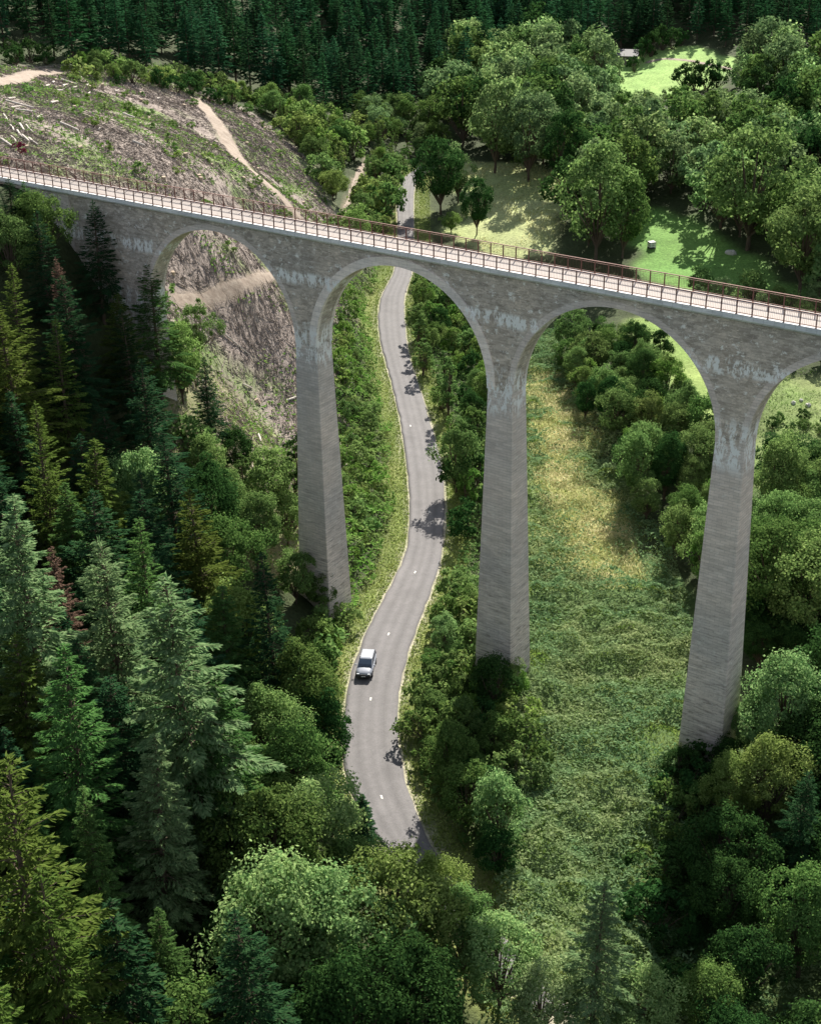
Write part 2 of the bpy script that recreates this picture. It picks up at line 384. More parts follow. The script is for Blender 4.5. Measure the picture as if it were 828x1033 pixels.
# road
rm, nt, bs = nmat('old_asphalt'); at = N(nt, 'ShaderNodeAttribute', attribute_name='across'); geo = N(nt, 'ShaderNodeNewGeometry')
f1 = noise(nt, geo.outputs['Position'], 9, 4, .7); f2 = noise(nt, geo.outputs['Position'], .22, 5, .6)
base = ramp(nt, f1, [(.3, (.128, .122, .124)), (.7, (.180, .172, .172))])
trk = ramp(nt, at.outputs['Fac'], [(0, 1.0), (.14, 1.06), (.27, .84), (.40, 1.05), (.5, .92), (.6, 1.06), (.74, .84), (.86, 1.05), (1, .95)])
col = mixc(nt, 1.0, base, trk, 'MULTIPLY'); col = mixc(nt, 1.0, col, ramp(nt, f2, [(.35, .84), (.5, 1.0), (.52, .90), (.7, 1.10)]), 'MULTIPLY')
nt.links.new(col, bs.inputs['Base Color']); bs.inputs['Specular IOR Level'].default_value = .2; bs.inputs['Roughness'].default_value = .85; bump(nt, f1, .2, .02, bs)
nr = len(RL); cols = 13; u = np.linspace(0, 1, cols)
jit = (vnoise(RL[:, 0], RL[:, 1], 1.5, 3)-.5)*.25; jit2 = (vnoise(RR[:, 0], RR[:, 1], 1.5, 8)-.5)*.25
dirn = (RR-RL)/np.linalg.norm(RR-RL, axis=1)[:, None]
PL = RL + dirn*jit[:, None]; PR = RR + dirn*jit2[:, None]
V = PL[:, None]*(1-u)[None, :, None] + PR[:, None]*u[None, :, None]; V[..., 2] += (.06*(1-(2*u-1)**2))[None]
V[..., 2] += .03
top = V.reshape(-1, 3); i = np.arange(nr*cols).reshape(nr, cols)
FF = np.stack([i[:-1, :-1], i[1:, :-1], i[1:, 1:], i[:-1, 1:]], -1).reshape(-1, 4)
lowL = V[:, 0].copy(); lowL[:, 2] -= .25; lowR = V[:, -1].copy(); lowR[:, 2] -= .25
a0 = len(top); j = np.arange(nr)
sk = np.concatenate([np.stack([i[:-1, 0], a0+j[:-1], a0+j[1:], i[1:, 0]], -1), np.stack([i[:-1, -1], i[1:, -1], a0+nr+j[1:], a0+nr+j[:-1]], -1)])
me = np_mesh('road', np.concatenate([top, lowL, lowR]), np.concatenate([FF, sk]), rm, True)
me.attributes.new('across', 'FLOAT', 'POINT').data.foreach_set('value', np.r_[np.tile(u, nr), np.zeros(nr), np.ones(nr)].astype(np.float32))
tag(link(bpy.data.objects.new('road', me)), kind='structure')
WHITE = plain('road_paint', (.50, .49, .46), .7, var=.12)
mb = MB()
for px, py in ((433,517),(418.7,578),(392,640.5),(374,706),(385,805),(414,430)):
    p = on_road(px, py); k = ((RC[:, :2]-p[:2])**2).sum(1).argmin(); t = RC[min(k+1, nr-1)]-RC[k-1]; a = math.atan2(t[1], t[0])
    cl, sl = math.cos(a), math.sin(a); zc = RC[k, 2]+.10
    q = [(-.30, -.09), (.24, -.10), (.32, .06), (-.22, .10)]
    mb.add([(p[0]+x*cl-y*sl, p[1]+x*sl+y*cl, zc) for x, y in q], [(0, 1, 2, 3)])
tag(mb.build('road_marking', WHITE), kind='structure')
# ------------------------------------------------------------------ viaduct
TH = R(-34.915); BL = 21.787; ZD = 42.003; W = 3.2; ZS = ZD-11.2
B0 = (8.765, 123.216)
def bw(s, t, z=0.0):  # bridge frame -> world
    c, n = math.cos(TH), math.sin(TH); return (B0[0]+s*c-t*n, B0[1]+s*n+t*c, z)
viaduct = empty('viaduct', (B0[0], B0[1], 0), TH)
tag(viaduct, 'tall grey stone viaduct with round arches crossing the valley and the road', 'viaduct')
def masonry(name, dark, light, course=.32, white=.0, rubble=False):
    m, nt, b = nmat(name); tc = N(nt, 'ShaderNodeTexCoord'); o = tc.outputs['Object']
    sep = N(nt, 'ShaderNodeSeparateXYZ'); nt.links.new(o, sep.inputs[0])
    comb = N(nt, 'ShaderNodeCombineXYZ'); nt.links.new(mth(nt, 'ADD', sep.outputs[0], sep.outputs[1]), comb.inputs[0]); nt.links.new(sep.outputs[2], comb.inputs[1])
    br = N(nt, 'ShaderNodeTexBrick'); nt.links.new(comb.outputs[0], br.inputs[0]); br.inputs['Scale'].default_value = 1
    br.inputs['Brick Width'].default_value = .85; br.inputs['Row Height'].default_value = course; br.inputs['Mortar Size'].default_value = .013
    br.inputs['Color1'].default_value = (*dark, 1); br.inputs['Color2'].default_value = (*light, 1); br.inputs['Mortar'].default_value = (*[x*.70 for x in dark], 1); br.inputs['Bias'].default_value = 0
    bcol = br.outputs['Color']
    if rubble:
        vo = N(nt, 'ShaderNodeTexVoronoi'); nt.links.new(mapping(nt, o, (1.5, 1.5, 3.0)), vo.inputs['Vector']); vo.inputs['Scale'].default_value = 1.0
        bcol = mixc(nt, mth(nt, 'FRACT', mth(nt, 'MULTIPLY', vo.outputs['Color'], 3.7)), dark, light)
        bcol = mixc(nt, ramp(nt, noise(nt, mapping(nt, o, (2.2, 2.2, 4.5)), 1.0, 5, .8), [(.50, 0.0), (.62, 1.0)]), bcol, tuple(min(1, x*1.35) for x in light))
        bcol = mixc(nt, .35, bcol, br.outputs['Color'])
    f1 = noise(nt, mapping(nt, o, (.5, .5, 2.6)), 1.0, 6, .72)
    f2 = noise(nt, mapping(nt, o, (.9, .9, 9)), .8, 5, .7)
    col = mixc(nt, 1.0, bcol, ramp(nt, f1, [(.3, .78), (.5, .98), (.7, 1.15)]), 'MULTIPLY')
    col = mixc(nt, 1.0, col, ramp(nt, f2, [(.30, .68), (.42, 1.0), (.8, 1.06)]), 'MULTIPLY')
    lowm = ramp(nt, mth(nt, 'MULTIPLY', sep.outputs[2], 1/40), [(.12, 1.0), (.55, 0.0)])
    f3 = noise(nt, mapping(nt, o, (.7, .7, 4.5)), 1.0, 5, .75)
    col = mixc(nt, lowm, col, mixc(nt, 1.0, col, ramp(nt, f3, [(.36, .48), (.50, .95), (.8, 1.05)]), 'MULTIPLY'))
    big = noise(nt, o, .11, 4, .6); col = mixc(nt, 1.0, col, ramp(nt, big, [(.3, (.80, .82, .84)), (.6, (1.06, 1.02, .98))]), 'MULTIPLY')
    if white:
        sp = noise(nt, mapping(nt, o, (1.5, 1.5, 1.9)), 1.0, 5, .75)
        k = ramp(nt, sp, [(.585, 0.0), (.63, 1.0)]); col = mixc(nt, mth(nt, 'MULTIPLY', k, white), col, (.85, .83, .79))
        # lime runs below the springing and along the old drain holes
        st = noise(nt, mapping(nt, o, (2.1, 2.1, .75)), 1.0, 5, .8); kk = ramp(nt, st, [(.49, 0.0), (.55, 1.0)])
        z = sep.outputs[2]; win = None
        for zc, hw in ((ZS-.2, 2.6), (ZS+6.6, .8)):
            g = mth(nt, 'SUBTRACT', 1.0, mth(nt, 'MULTIPLY', mth(nt, 'ABSOLUTE', mth(nt, 'SUBTRACT', z, zc)), 1/hw)); g = mth(nt, 'MAXIMUM', g, 0.0)
            win = g if win is None else mth(nt, 'MAXIMUM', win, g)
        col = mixc(nt, mth(nt, 'MINIMUM', mth(nt, 'MULTIPLY', mth(nt, 'MULTIPLY', kk, win), 2.2), .92), col, (.88, .87, .85))
    nt.links.new(col, b.inputs['Base Color']); b.inputs['Roughness'].default_value = .9; b.inputs['Specular IOR Level'].default_value = .2
    bump(nt, mth(nt, 'ADD', f2, mth(nt, 'MULTIPLY', br.outputs['Fac'], -.5)), .55, .06, b)
    return m
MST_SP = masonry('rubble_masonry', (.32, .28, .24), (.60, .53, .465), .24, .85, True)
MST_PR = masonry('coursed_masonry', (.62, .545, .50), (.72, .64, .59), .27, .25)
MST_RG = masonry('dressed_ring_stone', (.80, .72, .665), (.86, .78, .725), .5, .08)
CONC = masonry('cornice_concrete', (.66, .67, .68), (.76, .77, .78), 3.0, .05)
DECKM = plain('deck_surface', (.36, .322, .298), .9, var=.14, scale=.9)
RUST = plain('weathered_rail_steel', (.16, .085, .07), .7, .2, .3, 2)
HW0, HT0, BAT = 1.30, 1.17, .025
RAD = BL/2-HW0
def pier(k, zb):
    n = 14; V = []; Fc = []
    zz = np.linspace(ZS, zb, n)
    for z in zz:
        d = ZS-z; w = HW0+BAT*d; t = HT0+BAT*d
        ch = .06
        V += [(-w, -t+ch, z), (-w+ch, -t, z), (w-ch, -t, z), (w, -t+ch, z), (w, t-ch, z), (w-ch, t, z), (-w+ch, t, z), (-w, t-ch, z)]
    for i in range(n-1):
        for q in range(8): Fc.append((i*8+q, (i+1)*8+q, (i+1)*8+(q+1) % 8, i*8+(q+1) % 8))
    Fc.append(tuple(range(8))[::-1]); Fc.append(tuple((n-1)*8+q for q in range(8)))
    mb = MB(); mb.add([(x+k*BL, y, z) for x, y, z in V], Fc)
    return mb.build('pier', MST_PR, viaduct)
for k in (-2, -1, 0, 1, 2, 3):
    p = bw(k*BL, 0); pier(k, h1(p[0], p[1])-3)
NA = 40
def arch_z(x, k):   # intrados height at x for the arch between pier k and k+1
    c = (k+.5)*BL; dx = min(abs(x-c), RAD); return ZS + math.sqrt(max(0, RAD*RAD-dx*dx))
def spandrel(k):
    """solid masonry between two pier centres with the round opening cut out, soffit included"""
    mb = MB(); c = (k+.5)*BL; zt = ZD-.38
    xs = [k*BL] + [c-RAD*math.cos(math.pi*i/NA) for i in range(NA+1)] + [(k+1)*BL]
    zl = [ZS] + [ZS+RAD*math.sin(math.pi*i/NA) for i in range(NA+1)] + [ZS]
    n = len(xs); V = []; Fc = []
    for t in (-HT0, HT0):
        V += [(x, t, z) for x, z in zip(xs, zl)] + [(x, t, zt) for x in xs]
    for i in range(n-1):
        Fc.append((i, i+1, n+i+1, n+i)); a = 2*n; Fc.append((a+i+1, a+i, a+n+i, a+n+i+1))
        if 0 < i < n-2: Fc.append((i, a+i, a+i+1, i+1))
        Fc.append((n+i, n+i+1, a+n+i+1, a+n+i))
    mb.add(V, Fc); mb.build('spandrel_wall', MST_SP, viaduct)
def ring(k, proud, thick, mat):
    for t0 in (-1, 1):
        mb = MB(); c = (k+.5)*BL; V = []; Fc = []
        for i in range(NA+1):
            a = math.pi*i/NA
            for rr, tt in ((RAD-.004, HT0-.3), (RAD+thick, HT0-.3), (RAD+thick, HT0+proud), (RAD-.004, HT0+proud)):
                V.append((c-rr*math.cos(a), t0*tt, ZS+rr*math.sin(a)))
        for i in range(NA):
            for q in range(4):
                f = (i*4+q, i*4+(q+1) % 4, (i+1)*4+(q+1) % 4, (i+1)*4+q); Fc.append(f if t0 > 0 else f[::-1])
        Fc.append((0, 1, 2, 3)); Fc.append(tuple(NA*4+q for q in range(4)))
        o = mb; o.add(V, Fc); o.build('arch_ring', mat, viaduct)
for k in (-2, -1, 0, 1, 2): spandrel(k)
ring(-1, .12, .82, MST_RG)
for k in (-2, 0, 1, 2): ring(k, .012, .55, MST_PR)
# abutment wall on the left hillside
mb = MB(); zb = 12.0; zt = ZD-.38; x1 = -2*BL
V = [];
for x in (-5.55*BL, x1):
    V += [(x, -HT0, zb), (x, HT0, zb), (x, HT0, zt), (x, -HT0, zt)]
mb.add(V, [(0, 1, 2, 3), (7, 6, 5, 4), (0, 3, 7, 4), (1, 5, 6, 2), (3, 2, 6, 7), (0, 4, 5, 1)]); mb.build('abutment_wall', MST_SP, viaduct)
mb = MB(); mb.box((x1-9.5, -HT0-.08, (zb+zt)/2), (1.6, .16, zt-zb-.02)); mb.build('pilaster', MST_PR, viaduct)
# deck, cornices
SA, SB = -5.6*BL, 3.2*BL; SL = SB-SA; SM = (SA+SB)/2
mb = MB(); mb.box((SM, 0, ZD-.22), (SL, 2*HT0+.5, .30)); mb.build('deck_slab', CONC, viaduct)
mb = MB(); mb.box((SM, 0, ZD-.045), (SL, W-.24, .05)); mb.build('deck_surface', DECKM, viaduct)
for sg in (-1, 1):
    mb = MB()
    a = sg*(W/2-.02)
    prof = [(a-sg*.10, ZD+.02), (a+sg*.16, ZD+.02), (a+sg*.16, ZD-.38), (a+sg*.08, ZD-.43), (a-sg*.02, ZD-.56), (a-sg*.10, ZD-.56)]
    np_ = len(prof); V = [(SA, y, z) for y, z in prof] + [(SB, y, z) for y, z in prof]
    Fc = [(q, (q+1) % np_, np_+(q+1) % np_, np_+q) for q in range(np_)] + [tuple(range(np_)), tuple(range(np_, 2*np_))[::-1]]
    if sg < 0: Fc = [f[::-1] for f in Fc]
    mb.add(V, Fc); mb.build('cornice', CONC, viaduct)
    for q in range(40):    # small corbels below the cornice
        pass
# railings
PS = BL/17; smin, smax = -4.1*BL, 1.75*BL
pm = MB(); pm.box((0, 0, .56), (.07, .07, 1.08)); pm.box((0, 0, .03), (.16, .16, .025)); post_me = pm.mesh('post', RUST)
for sg in (-1, 1):
    y = sg*W/2
    r = empty('railing', (0, 0, 0)); r.parent = viaduct
    mb = MB(); mb.box(((smin+smax)/2, y, ZD+1.13), (smax-smin, .10, .055)); mb.box(((smin+smax)/2, y, ZD+.15), (smax-smin, .05, .05)); mb.box(((smin+smax)/2, y, ZD+.98), (smax-smin, .03, .03))
    mb.build('handrail', RUST, r)
    mb = MB(); s = smin
    while s < smax:
        mb.box((s, y, ZD+.565), (.011, .011, .80)); s += PS/9
    mb.build('infill_bars', RUST, r)
    n = int((smax-smin)/PS)
    for i in range(n):
        s = smin + PS*(i+.5)
        o = bpy.data.objects.new('post', post_me); link(o, r); o.location = (s, y, ZD+.01)
print('setting done')
# ------------------------------------------------------------------ plants: mesh builders
def cards(P, A, B):
    """leaf-shaped diamonds: centre P, half axes A (length) and B (width)"""
    n = len(P); V = np.stack([P-A, P+B*.9-A*.1, P+A, P-B*.9-A*.1], 1).reshape(-1, 3)
    F = np.arange(n*4).reshape(n, 4); return V, F
def unit(v): return v/(np.linalg.norm(v, axis=-1, keepdims=True)+1e-9)
def spruce_mesh(name, H, Rr, size, dens, seed, zb=.12, droop=.30, mat=None, gap=.17, up=.45, lean=0.0):
    g = np.random.default_rng(seed); Pc = []; Ac = []; Bc = []; tb = MB()
    tb.tube([(0, 0, -1.2), (0, 0, H*.3), (0, 0, H*.7), (0, 0, H*.985)], [H*.016, H*.012, H*.006, .02], 6)
    z = H*zb; sides = 4+g.integers(0, 2)
    sec = g.random(12)
    while z < H*.99:
        f = (z-H*zb)/(H*(1-zb)); nb = int(g.integers(5, 8)) if f < .85 else 4
        a0 = g.random()*6.28
        for k in range(nb):
            if g.random() < gap: continue
            a = a0 + k*6.283/nb + g.normal()*.22
            asym = .68+.6*sec[int((a % 6.283)/6.283*12) % 12]
            l = (Rr*(1-f)**.82*(.58+.7*g.random())*asym + .18)
            if f < .10: l *= .6+3*f
            u = up*(.25+.9*f) + g.normal()*.05; dr = droop*(1-.75*f)
            d = np.array([math.cos(a), math.sin(a), 0]); sd = np.array([-math.sin(a), math.cos(a), 0])
            n = max(4, int(l*dens*(1+.4*l)))
            t = np.sqrt(g.random(n))*.95+.05; sgn = np.where(g.random(n) < .5, -1, 1)
            lat = sgn*(g.random(n)**.8)*(.10+.30*l*(1-t)*t**.3*1.6)
            pz = l*(u*t - dr*t**2) - np.abs(lat)*.30
            P = d*(l*t)[:, None] + sd*lat[:, None]; P[:, 2] = z + pz + g.normal(size=n)*.05*size
            ang = sgn*(.25+.75*g.random(n))
            A = d*np.cos(ang)[:, None] + sd*np.sin(ang)[:, None]; A[:, 2] += -.08 - .4*g.random(n) + .5*u
            A = unit(A); S = unit(np.cross(A, np.array([0, 0, 1.0])) + g.normal(size=(n, 3))*(.35 if size < .9 else .12))
            ln = size*(.7+.6*g.random(n))
            Pc.append(P); Ac.append(A*(ln*.5)[:, None]); Bc.append(S*(ln*.17)[:, None])
            if size < .6: tb.tube([(0, 0, z), d*l*.5+np.array([0, 0, z+l*(u*.5-dr*.25)]), d*l*.9+np.array([0, 0, z+l*(u*.9-dr*.81)])], [.035+.008*l, .02, .008], 3, False)
        z += (H*(.021 if size < .6 else .04))*(1.15-.5*f)*(.8+.4*g.random())
    # leader
    n = 10; P = np.c_[g.normal(size=n)*.05, g.normal(size=n)*.05, H*(.97+.035*g.random(n))]; A = unit(np.c_[g.normal(size=(n, 2))*.35, np.ones(n)])
    Pc.append(P); Ac.append(A*size*.5); Bc.append(unit(np.cross(A, g.normal(size=(n, 3))))*size*.13)
    V, Fq = cards(np.concatenate(Pc), np.concatenate(Ac), np.concatenate(Bc))
    return np_mesh(name, V, Fq, mat), tb.mesh('trunk', BARK), len(Fq)
def broad_mesh(name, H, Rr, cb, lobes, per, size, seed, mat=None, squash=1.0, multi=False, uneven=.5, droopy=0.0, strag=.30):
    """crown of many uneven leaf clumps carried on limbs"""
    g = np.random.default_rng(seed); tb = MB(); Pc = []; Nc = []
    cz = (H+cb)/2; hz = (H-cb)/2
    if not multi:
        tb.tube([(0, 0, -1.0), (g.normal()*.1, g.normal()*.1, cb*.7), (g.normal()*.2, g.normal()*.2, cz), (0, 0, cz+hz*.55)], [H*.022, H*.017, H*.011, .03], 7)
    axs = g.random(8)
    for i in range(lobes):
        d = unit(g.normal(size=3)); d[2] = d[2]*.9+.12
        rr = (.50+.50*g.random()**.6)*(1.18 if g.random() < .18 else 1.0)
        a = math.atan2(d[1], d[0]) % 6.283; asym = 1-uneven*.5+uneven*axs[int(a/6.283*8) % 8]
        taper = 1.0 - .28*max(0, d[2])
        c = np.array([d[0]*Rr*rr*asym*taper, d[1]*Rr*rr*asym*taper, cz + d[2]*hz*rr*.92])
        lr = Rr*(.13+.25*g.random()**1.3)*(1.0 if lobes > 20 else 1.25)
        n = int(per*(.6+.8*g.random()))
        q = unit(g.normal(size=(n, 3))); out = unit((c-np.array([0, 0, cz]))[None])[0]
        keep = (q@out + q[:, 2]*.5) > -.35+.5*g.random(n); q = q[keep]; n = len(q)
        rad = lr*(.55+.5*g.random(n)**.5); st = g.random(n) < strag; rad = np.where(st, rad*(1.1+.5*g.random(n)), rad)
        P = c + q*rad[:, None]*np.array([1, 1, .78*squash]); P[:, 2] = np.maximum(P[:, 2] - droopy*g.random(n)*np.abs(q[:, 0]), .1*g.random(n))
        Pc.append(P); Nc.append(unit(q+np.array([0, 0, .35])+g.normal(size=(n, 3))*.55))
        if i % 3 == 0 or multi and i % 2 == 0:
            b = (0, 0, cb*.75) if not multi else (g.normal()*.15, g.normal()*.15, -.3)
            tb.tube([b, (c[0]*.5, c[1]*.5, (b[2]+c[2])/2+.1*H*.3), tuple(c)], [H*.010+.015, H*.007+.01, .012], 5, False)
    P = np.concatenate(Pc); Nn = np.concatenate(Nc); n = len(P)
    A = unit(np.cross(Nn, g.normal(size=(n, 3)))); B = np.cross(Nn, A); s = size*(.6+.8*g.random(n))
    V, Fq = cards(P, A*(s*.5)[:, None], B*(s*.36)[:, None])
    return np_mesh(name, V, Fq, mat), tb.mesh('trunk' if not multi else 'stems', BARK), n
tot = 0
VAR = {}
def reg(kind, *m):
    global tot
    VAR.setdefault(kind, []).append(m[:2]); tot += m[2]
# heights are unit heights that each placement scales to its own
for i in range(5): reg('spruce_near', *spruce_mesh('crown', 20, 3.9+.35*(i % 3), .40, 17, 100+i, mat=LM['spruce']))
for i in range(2): reg('larch_near', *spruce_mesh('crown', 20, 3.7, .42, 12, 120+i, gap=.25, up=.6, droop=.3, mat=LM['larch']))
for i in range(4): reg('spruce_mid', *spruce_mesh('crown', 16, 3.0+.3*(i % 2), .55, 8, 140+i, mat=LM['spruce']))
for i in range(4): reg('spruce_far', *spruce_mesh('crown', 14, 2.5+.25*i, .85, 5.5, 160+i, zb=.16, gap=.05, mat=LM['farspruce']))
for i in range(4): reg('broad_near', *broad_mesh('crown', 14, 4.4, 2.5, 72+8*i, 400, .30, 200+i, mat=LM['oak'], uneven=.8))
for i in range(5): reg('broad_mid', *broad_mesh('crown', 13, 4.6, 2.0, 56+6*i, 260, .40, 220+i, mat=LM['oak'], uneven=.8))
for i in range(5): reg('broad_far', *broad_mesh('crown', 13, 4.8, 1.2, 48, 110, .66, 240+i, mat=LM['farmix'], uneven=.7))
for i in range(3): reg('tall_narrow', *broad_mesh('crown', 14, 2.3, 1.0, 34, 200, .38, 260+i, mat=LM['mid'], uneven=.5))
for i in range(5): reg('bush', *broad_mesh('foliage', 3.2, 1.9, .2, 22+2*i, 110, .27, 280+i, mat=LM['mid'], multi=True, uneven=.7))
for i in range(3): reg('shrub', *broad_mesh('foliage', 1.5, 1.0, .1, 8, 42, .30, 300+i, mat=LM['weed'], multi=True, uneven=.8))
REFH = dict(spruce_near=20, larch_near=20, spruce_mid=16, spruce_far=14, broad_near=14, broad_mid=13, broad_far=13, tall_narrow=14, bush=3.2, shrub=1.5)
print('unique leaf cards', tot)
PLACED = []   # x, y, radius
_EY = [e[0] for e in EDGES]; _EL = [e[1] for e in EDGES]; _ER = [e[2] for e in EDGES]
def shows_over_road(x, y, H, rad):
    """would this plant grow across the open road (as seen along the valley)?"""
    z0 = h1(x, y)
    for f in (.25, .5, .75, 1.0):
        w = rad*(1.0 if f < .8 else .5)
        for dx in (-w, -w*.5, 0, w*.5, w):
            px, py = proj((x+dx, y, z0+H*f))
            if 186 < py < 850 and np.interp(py, _EY, _EL)-1 < px < np.interp(py, _EY, _ER)+1: return True
    return False
def cap_wood(x, y, H, rad):
    px, py = proj((x, y, h1(x, y)+H)); lim = np.interp(px, [-50, 0, 60, 95, 150, 170, 230, 300, 301, 350, 351], [195, 195, 205, 225, 262, 330, 420, 500, 600, 620, 760])
    return py < lim
def fit_height(x, y, H, rad, tests, hmin):
    for _ in range(9):
        if not any(t(x, y, H, rad*H) for t in tests): return H
        H *= .86
        if H < hmin: return None
    return None
def plant(kind, x, y, H, leaf, label, cat, name, group=None, wide=1.0, parts=True, var=None, rz=None, tilt=.03):
    crown_me, trunk_me = VAR[kind][random.randrange(len(VAR[kind])) if var is None else var % len(VAR[kind])]
    s = H/REFH[kind]; z = h1(x, y)-.05
    r = empty(name, (x, y, z), random.uniform(0, 6.28) if rz is None else rz, (s*wide, s*wide, s))
    r.rotation_euler[0] = random.gauss(0, tilt); r.rotation_euler[1] = random.gauss(0, tilt)
    tag(r, label, cat, group)
    for nm, me in (('trunk' if 'bush' not in kind and 'shrub' not in kind else 'stems', trunk_me), ('crown' if 'bush' not in kind and 'shrub' not in kind else 'foliage', crown_me)):
        o = bpy.data.objects.new(nm, me); link(o, r)
        if me is crown_me and leaf:
            o.material_slots[0].link = 'OBJECT'; o.material_slots[0].material = LM[leaf]
    PLACED.append((x, y, 1.0))
    return r
def plant_far(kind, x, y, H, leaf, label, cat, name, group, wide=1.0):
    """one mesh: too small in the picture for parts"""
    me = FAR[kind][random.randrange(len(FAR[kind]))]; s = H/REFH[kind]
    o = bpy.data.objects.new(name, me); link(o); o.location = (x, y, h1(x, y)-.1); o.rotation_euler = (0, 0, random.uniform(0, 6.28)); o.scale = (s*wide, s*wide, s)
    if leaf: o.material_slots[0].link = 'OBJECT'; o.material_slots[0].material = LM[leaf]
    tag(o, label, cat, group); PLACED.append((x, y, 1.0)); return o
def merge(cm, tm_):
    nv = len(cm.vertices); V = np.empty(nv*3, np.float32); cm.vertices.foreach_get('co', V); F1 = [tuple(p.vertices) for p in cm.polygons]
    nv2 = len(tm_.vertices); V2 = np.empty(nv2*3, np.float32); tm_.vertices.foreach_get('co', V2)
    F2 = [tuple(i+nv for i in p.vertices) for p in tm_.polygons]
    me = bpy.data.meshes.new('tree'); me.from_pydata(np.r_[V, V2].reshape(-1, 3).tolist(), [], F1+F2)
    me.materials.append(cm.materials[0]); me.materials.append(BARK)
    me.polygons.foreach_set('material_index', [0]*len(F1)+[1]*len(F2)); me.update(); return me
FAR = {k: [merge(*m) for m in VAR[k]] for k in ('spruce_far', 'broad_far', 'shrub')}
def apex(px, py, H):
    p = march(px, py, H*.985); return p[0], p[1]
_GRID = {}; _gn = [0]
def free(x, y, d):
    while _gn[0] < len(PLACED):
        a, b, _ = PLACED[_gn[0]]; _GRID.setdefault((int(a//5), int(b//5)), []).append((a, b)); _gn[0] += 1
    i, j = int(x//5), int(y//5)
    for u in (i-1, i, i+1):
        for v in (j-1, j, j+1):
            for a, b in _GRID.get((u, v), ()):
                if (a-x)**2+(b-y)**2 < d*d: return False
    return True
VP = [bw(k*BL, 0)[:2] for k in (-2, -1, 0, 1, 2, 3)]
def off_road(x, y, m=1.5):
    return float(road_dist(np.array([x]), np.array([y]))[0][0]) > m
def off_pier(x, y, m=3.2):
    return all((x-a)**2+(y-b)**2 > m*m for a, b in VP)
def scatter(poly, n, dmin, road=2.0, tracks=True):
    out = []; x0, y0 = poly.min(0); x1, y1 = poly.max(0); tries = 0
    while len(out) < n and tries < n*30:
        tries += 1; x = random.uniform(x0, x1); y = random.uniform(y0, y1)
        if not inside(poly, np.array([x]), np.array([y]))[0]: continue
        if not free(x, y, dmin) or not off_road(x, y, road) or not off_pier(x, y): continue
        if tracks and float(track_dist(np.array([x]), np.array([y]))[0]) < 1.5: continue
        out.append((x, y)); PLACED.append((x, y, 0))
    return out
exec_marker = 0
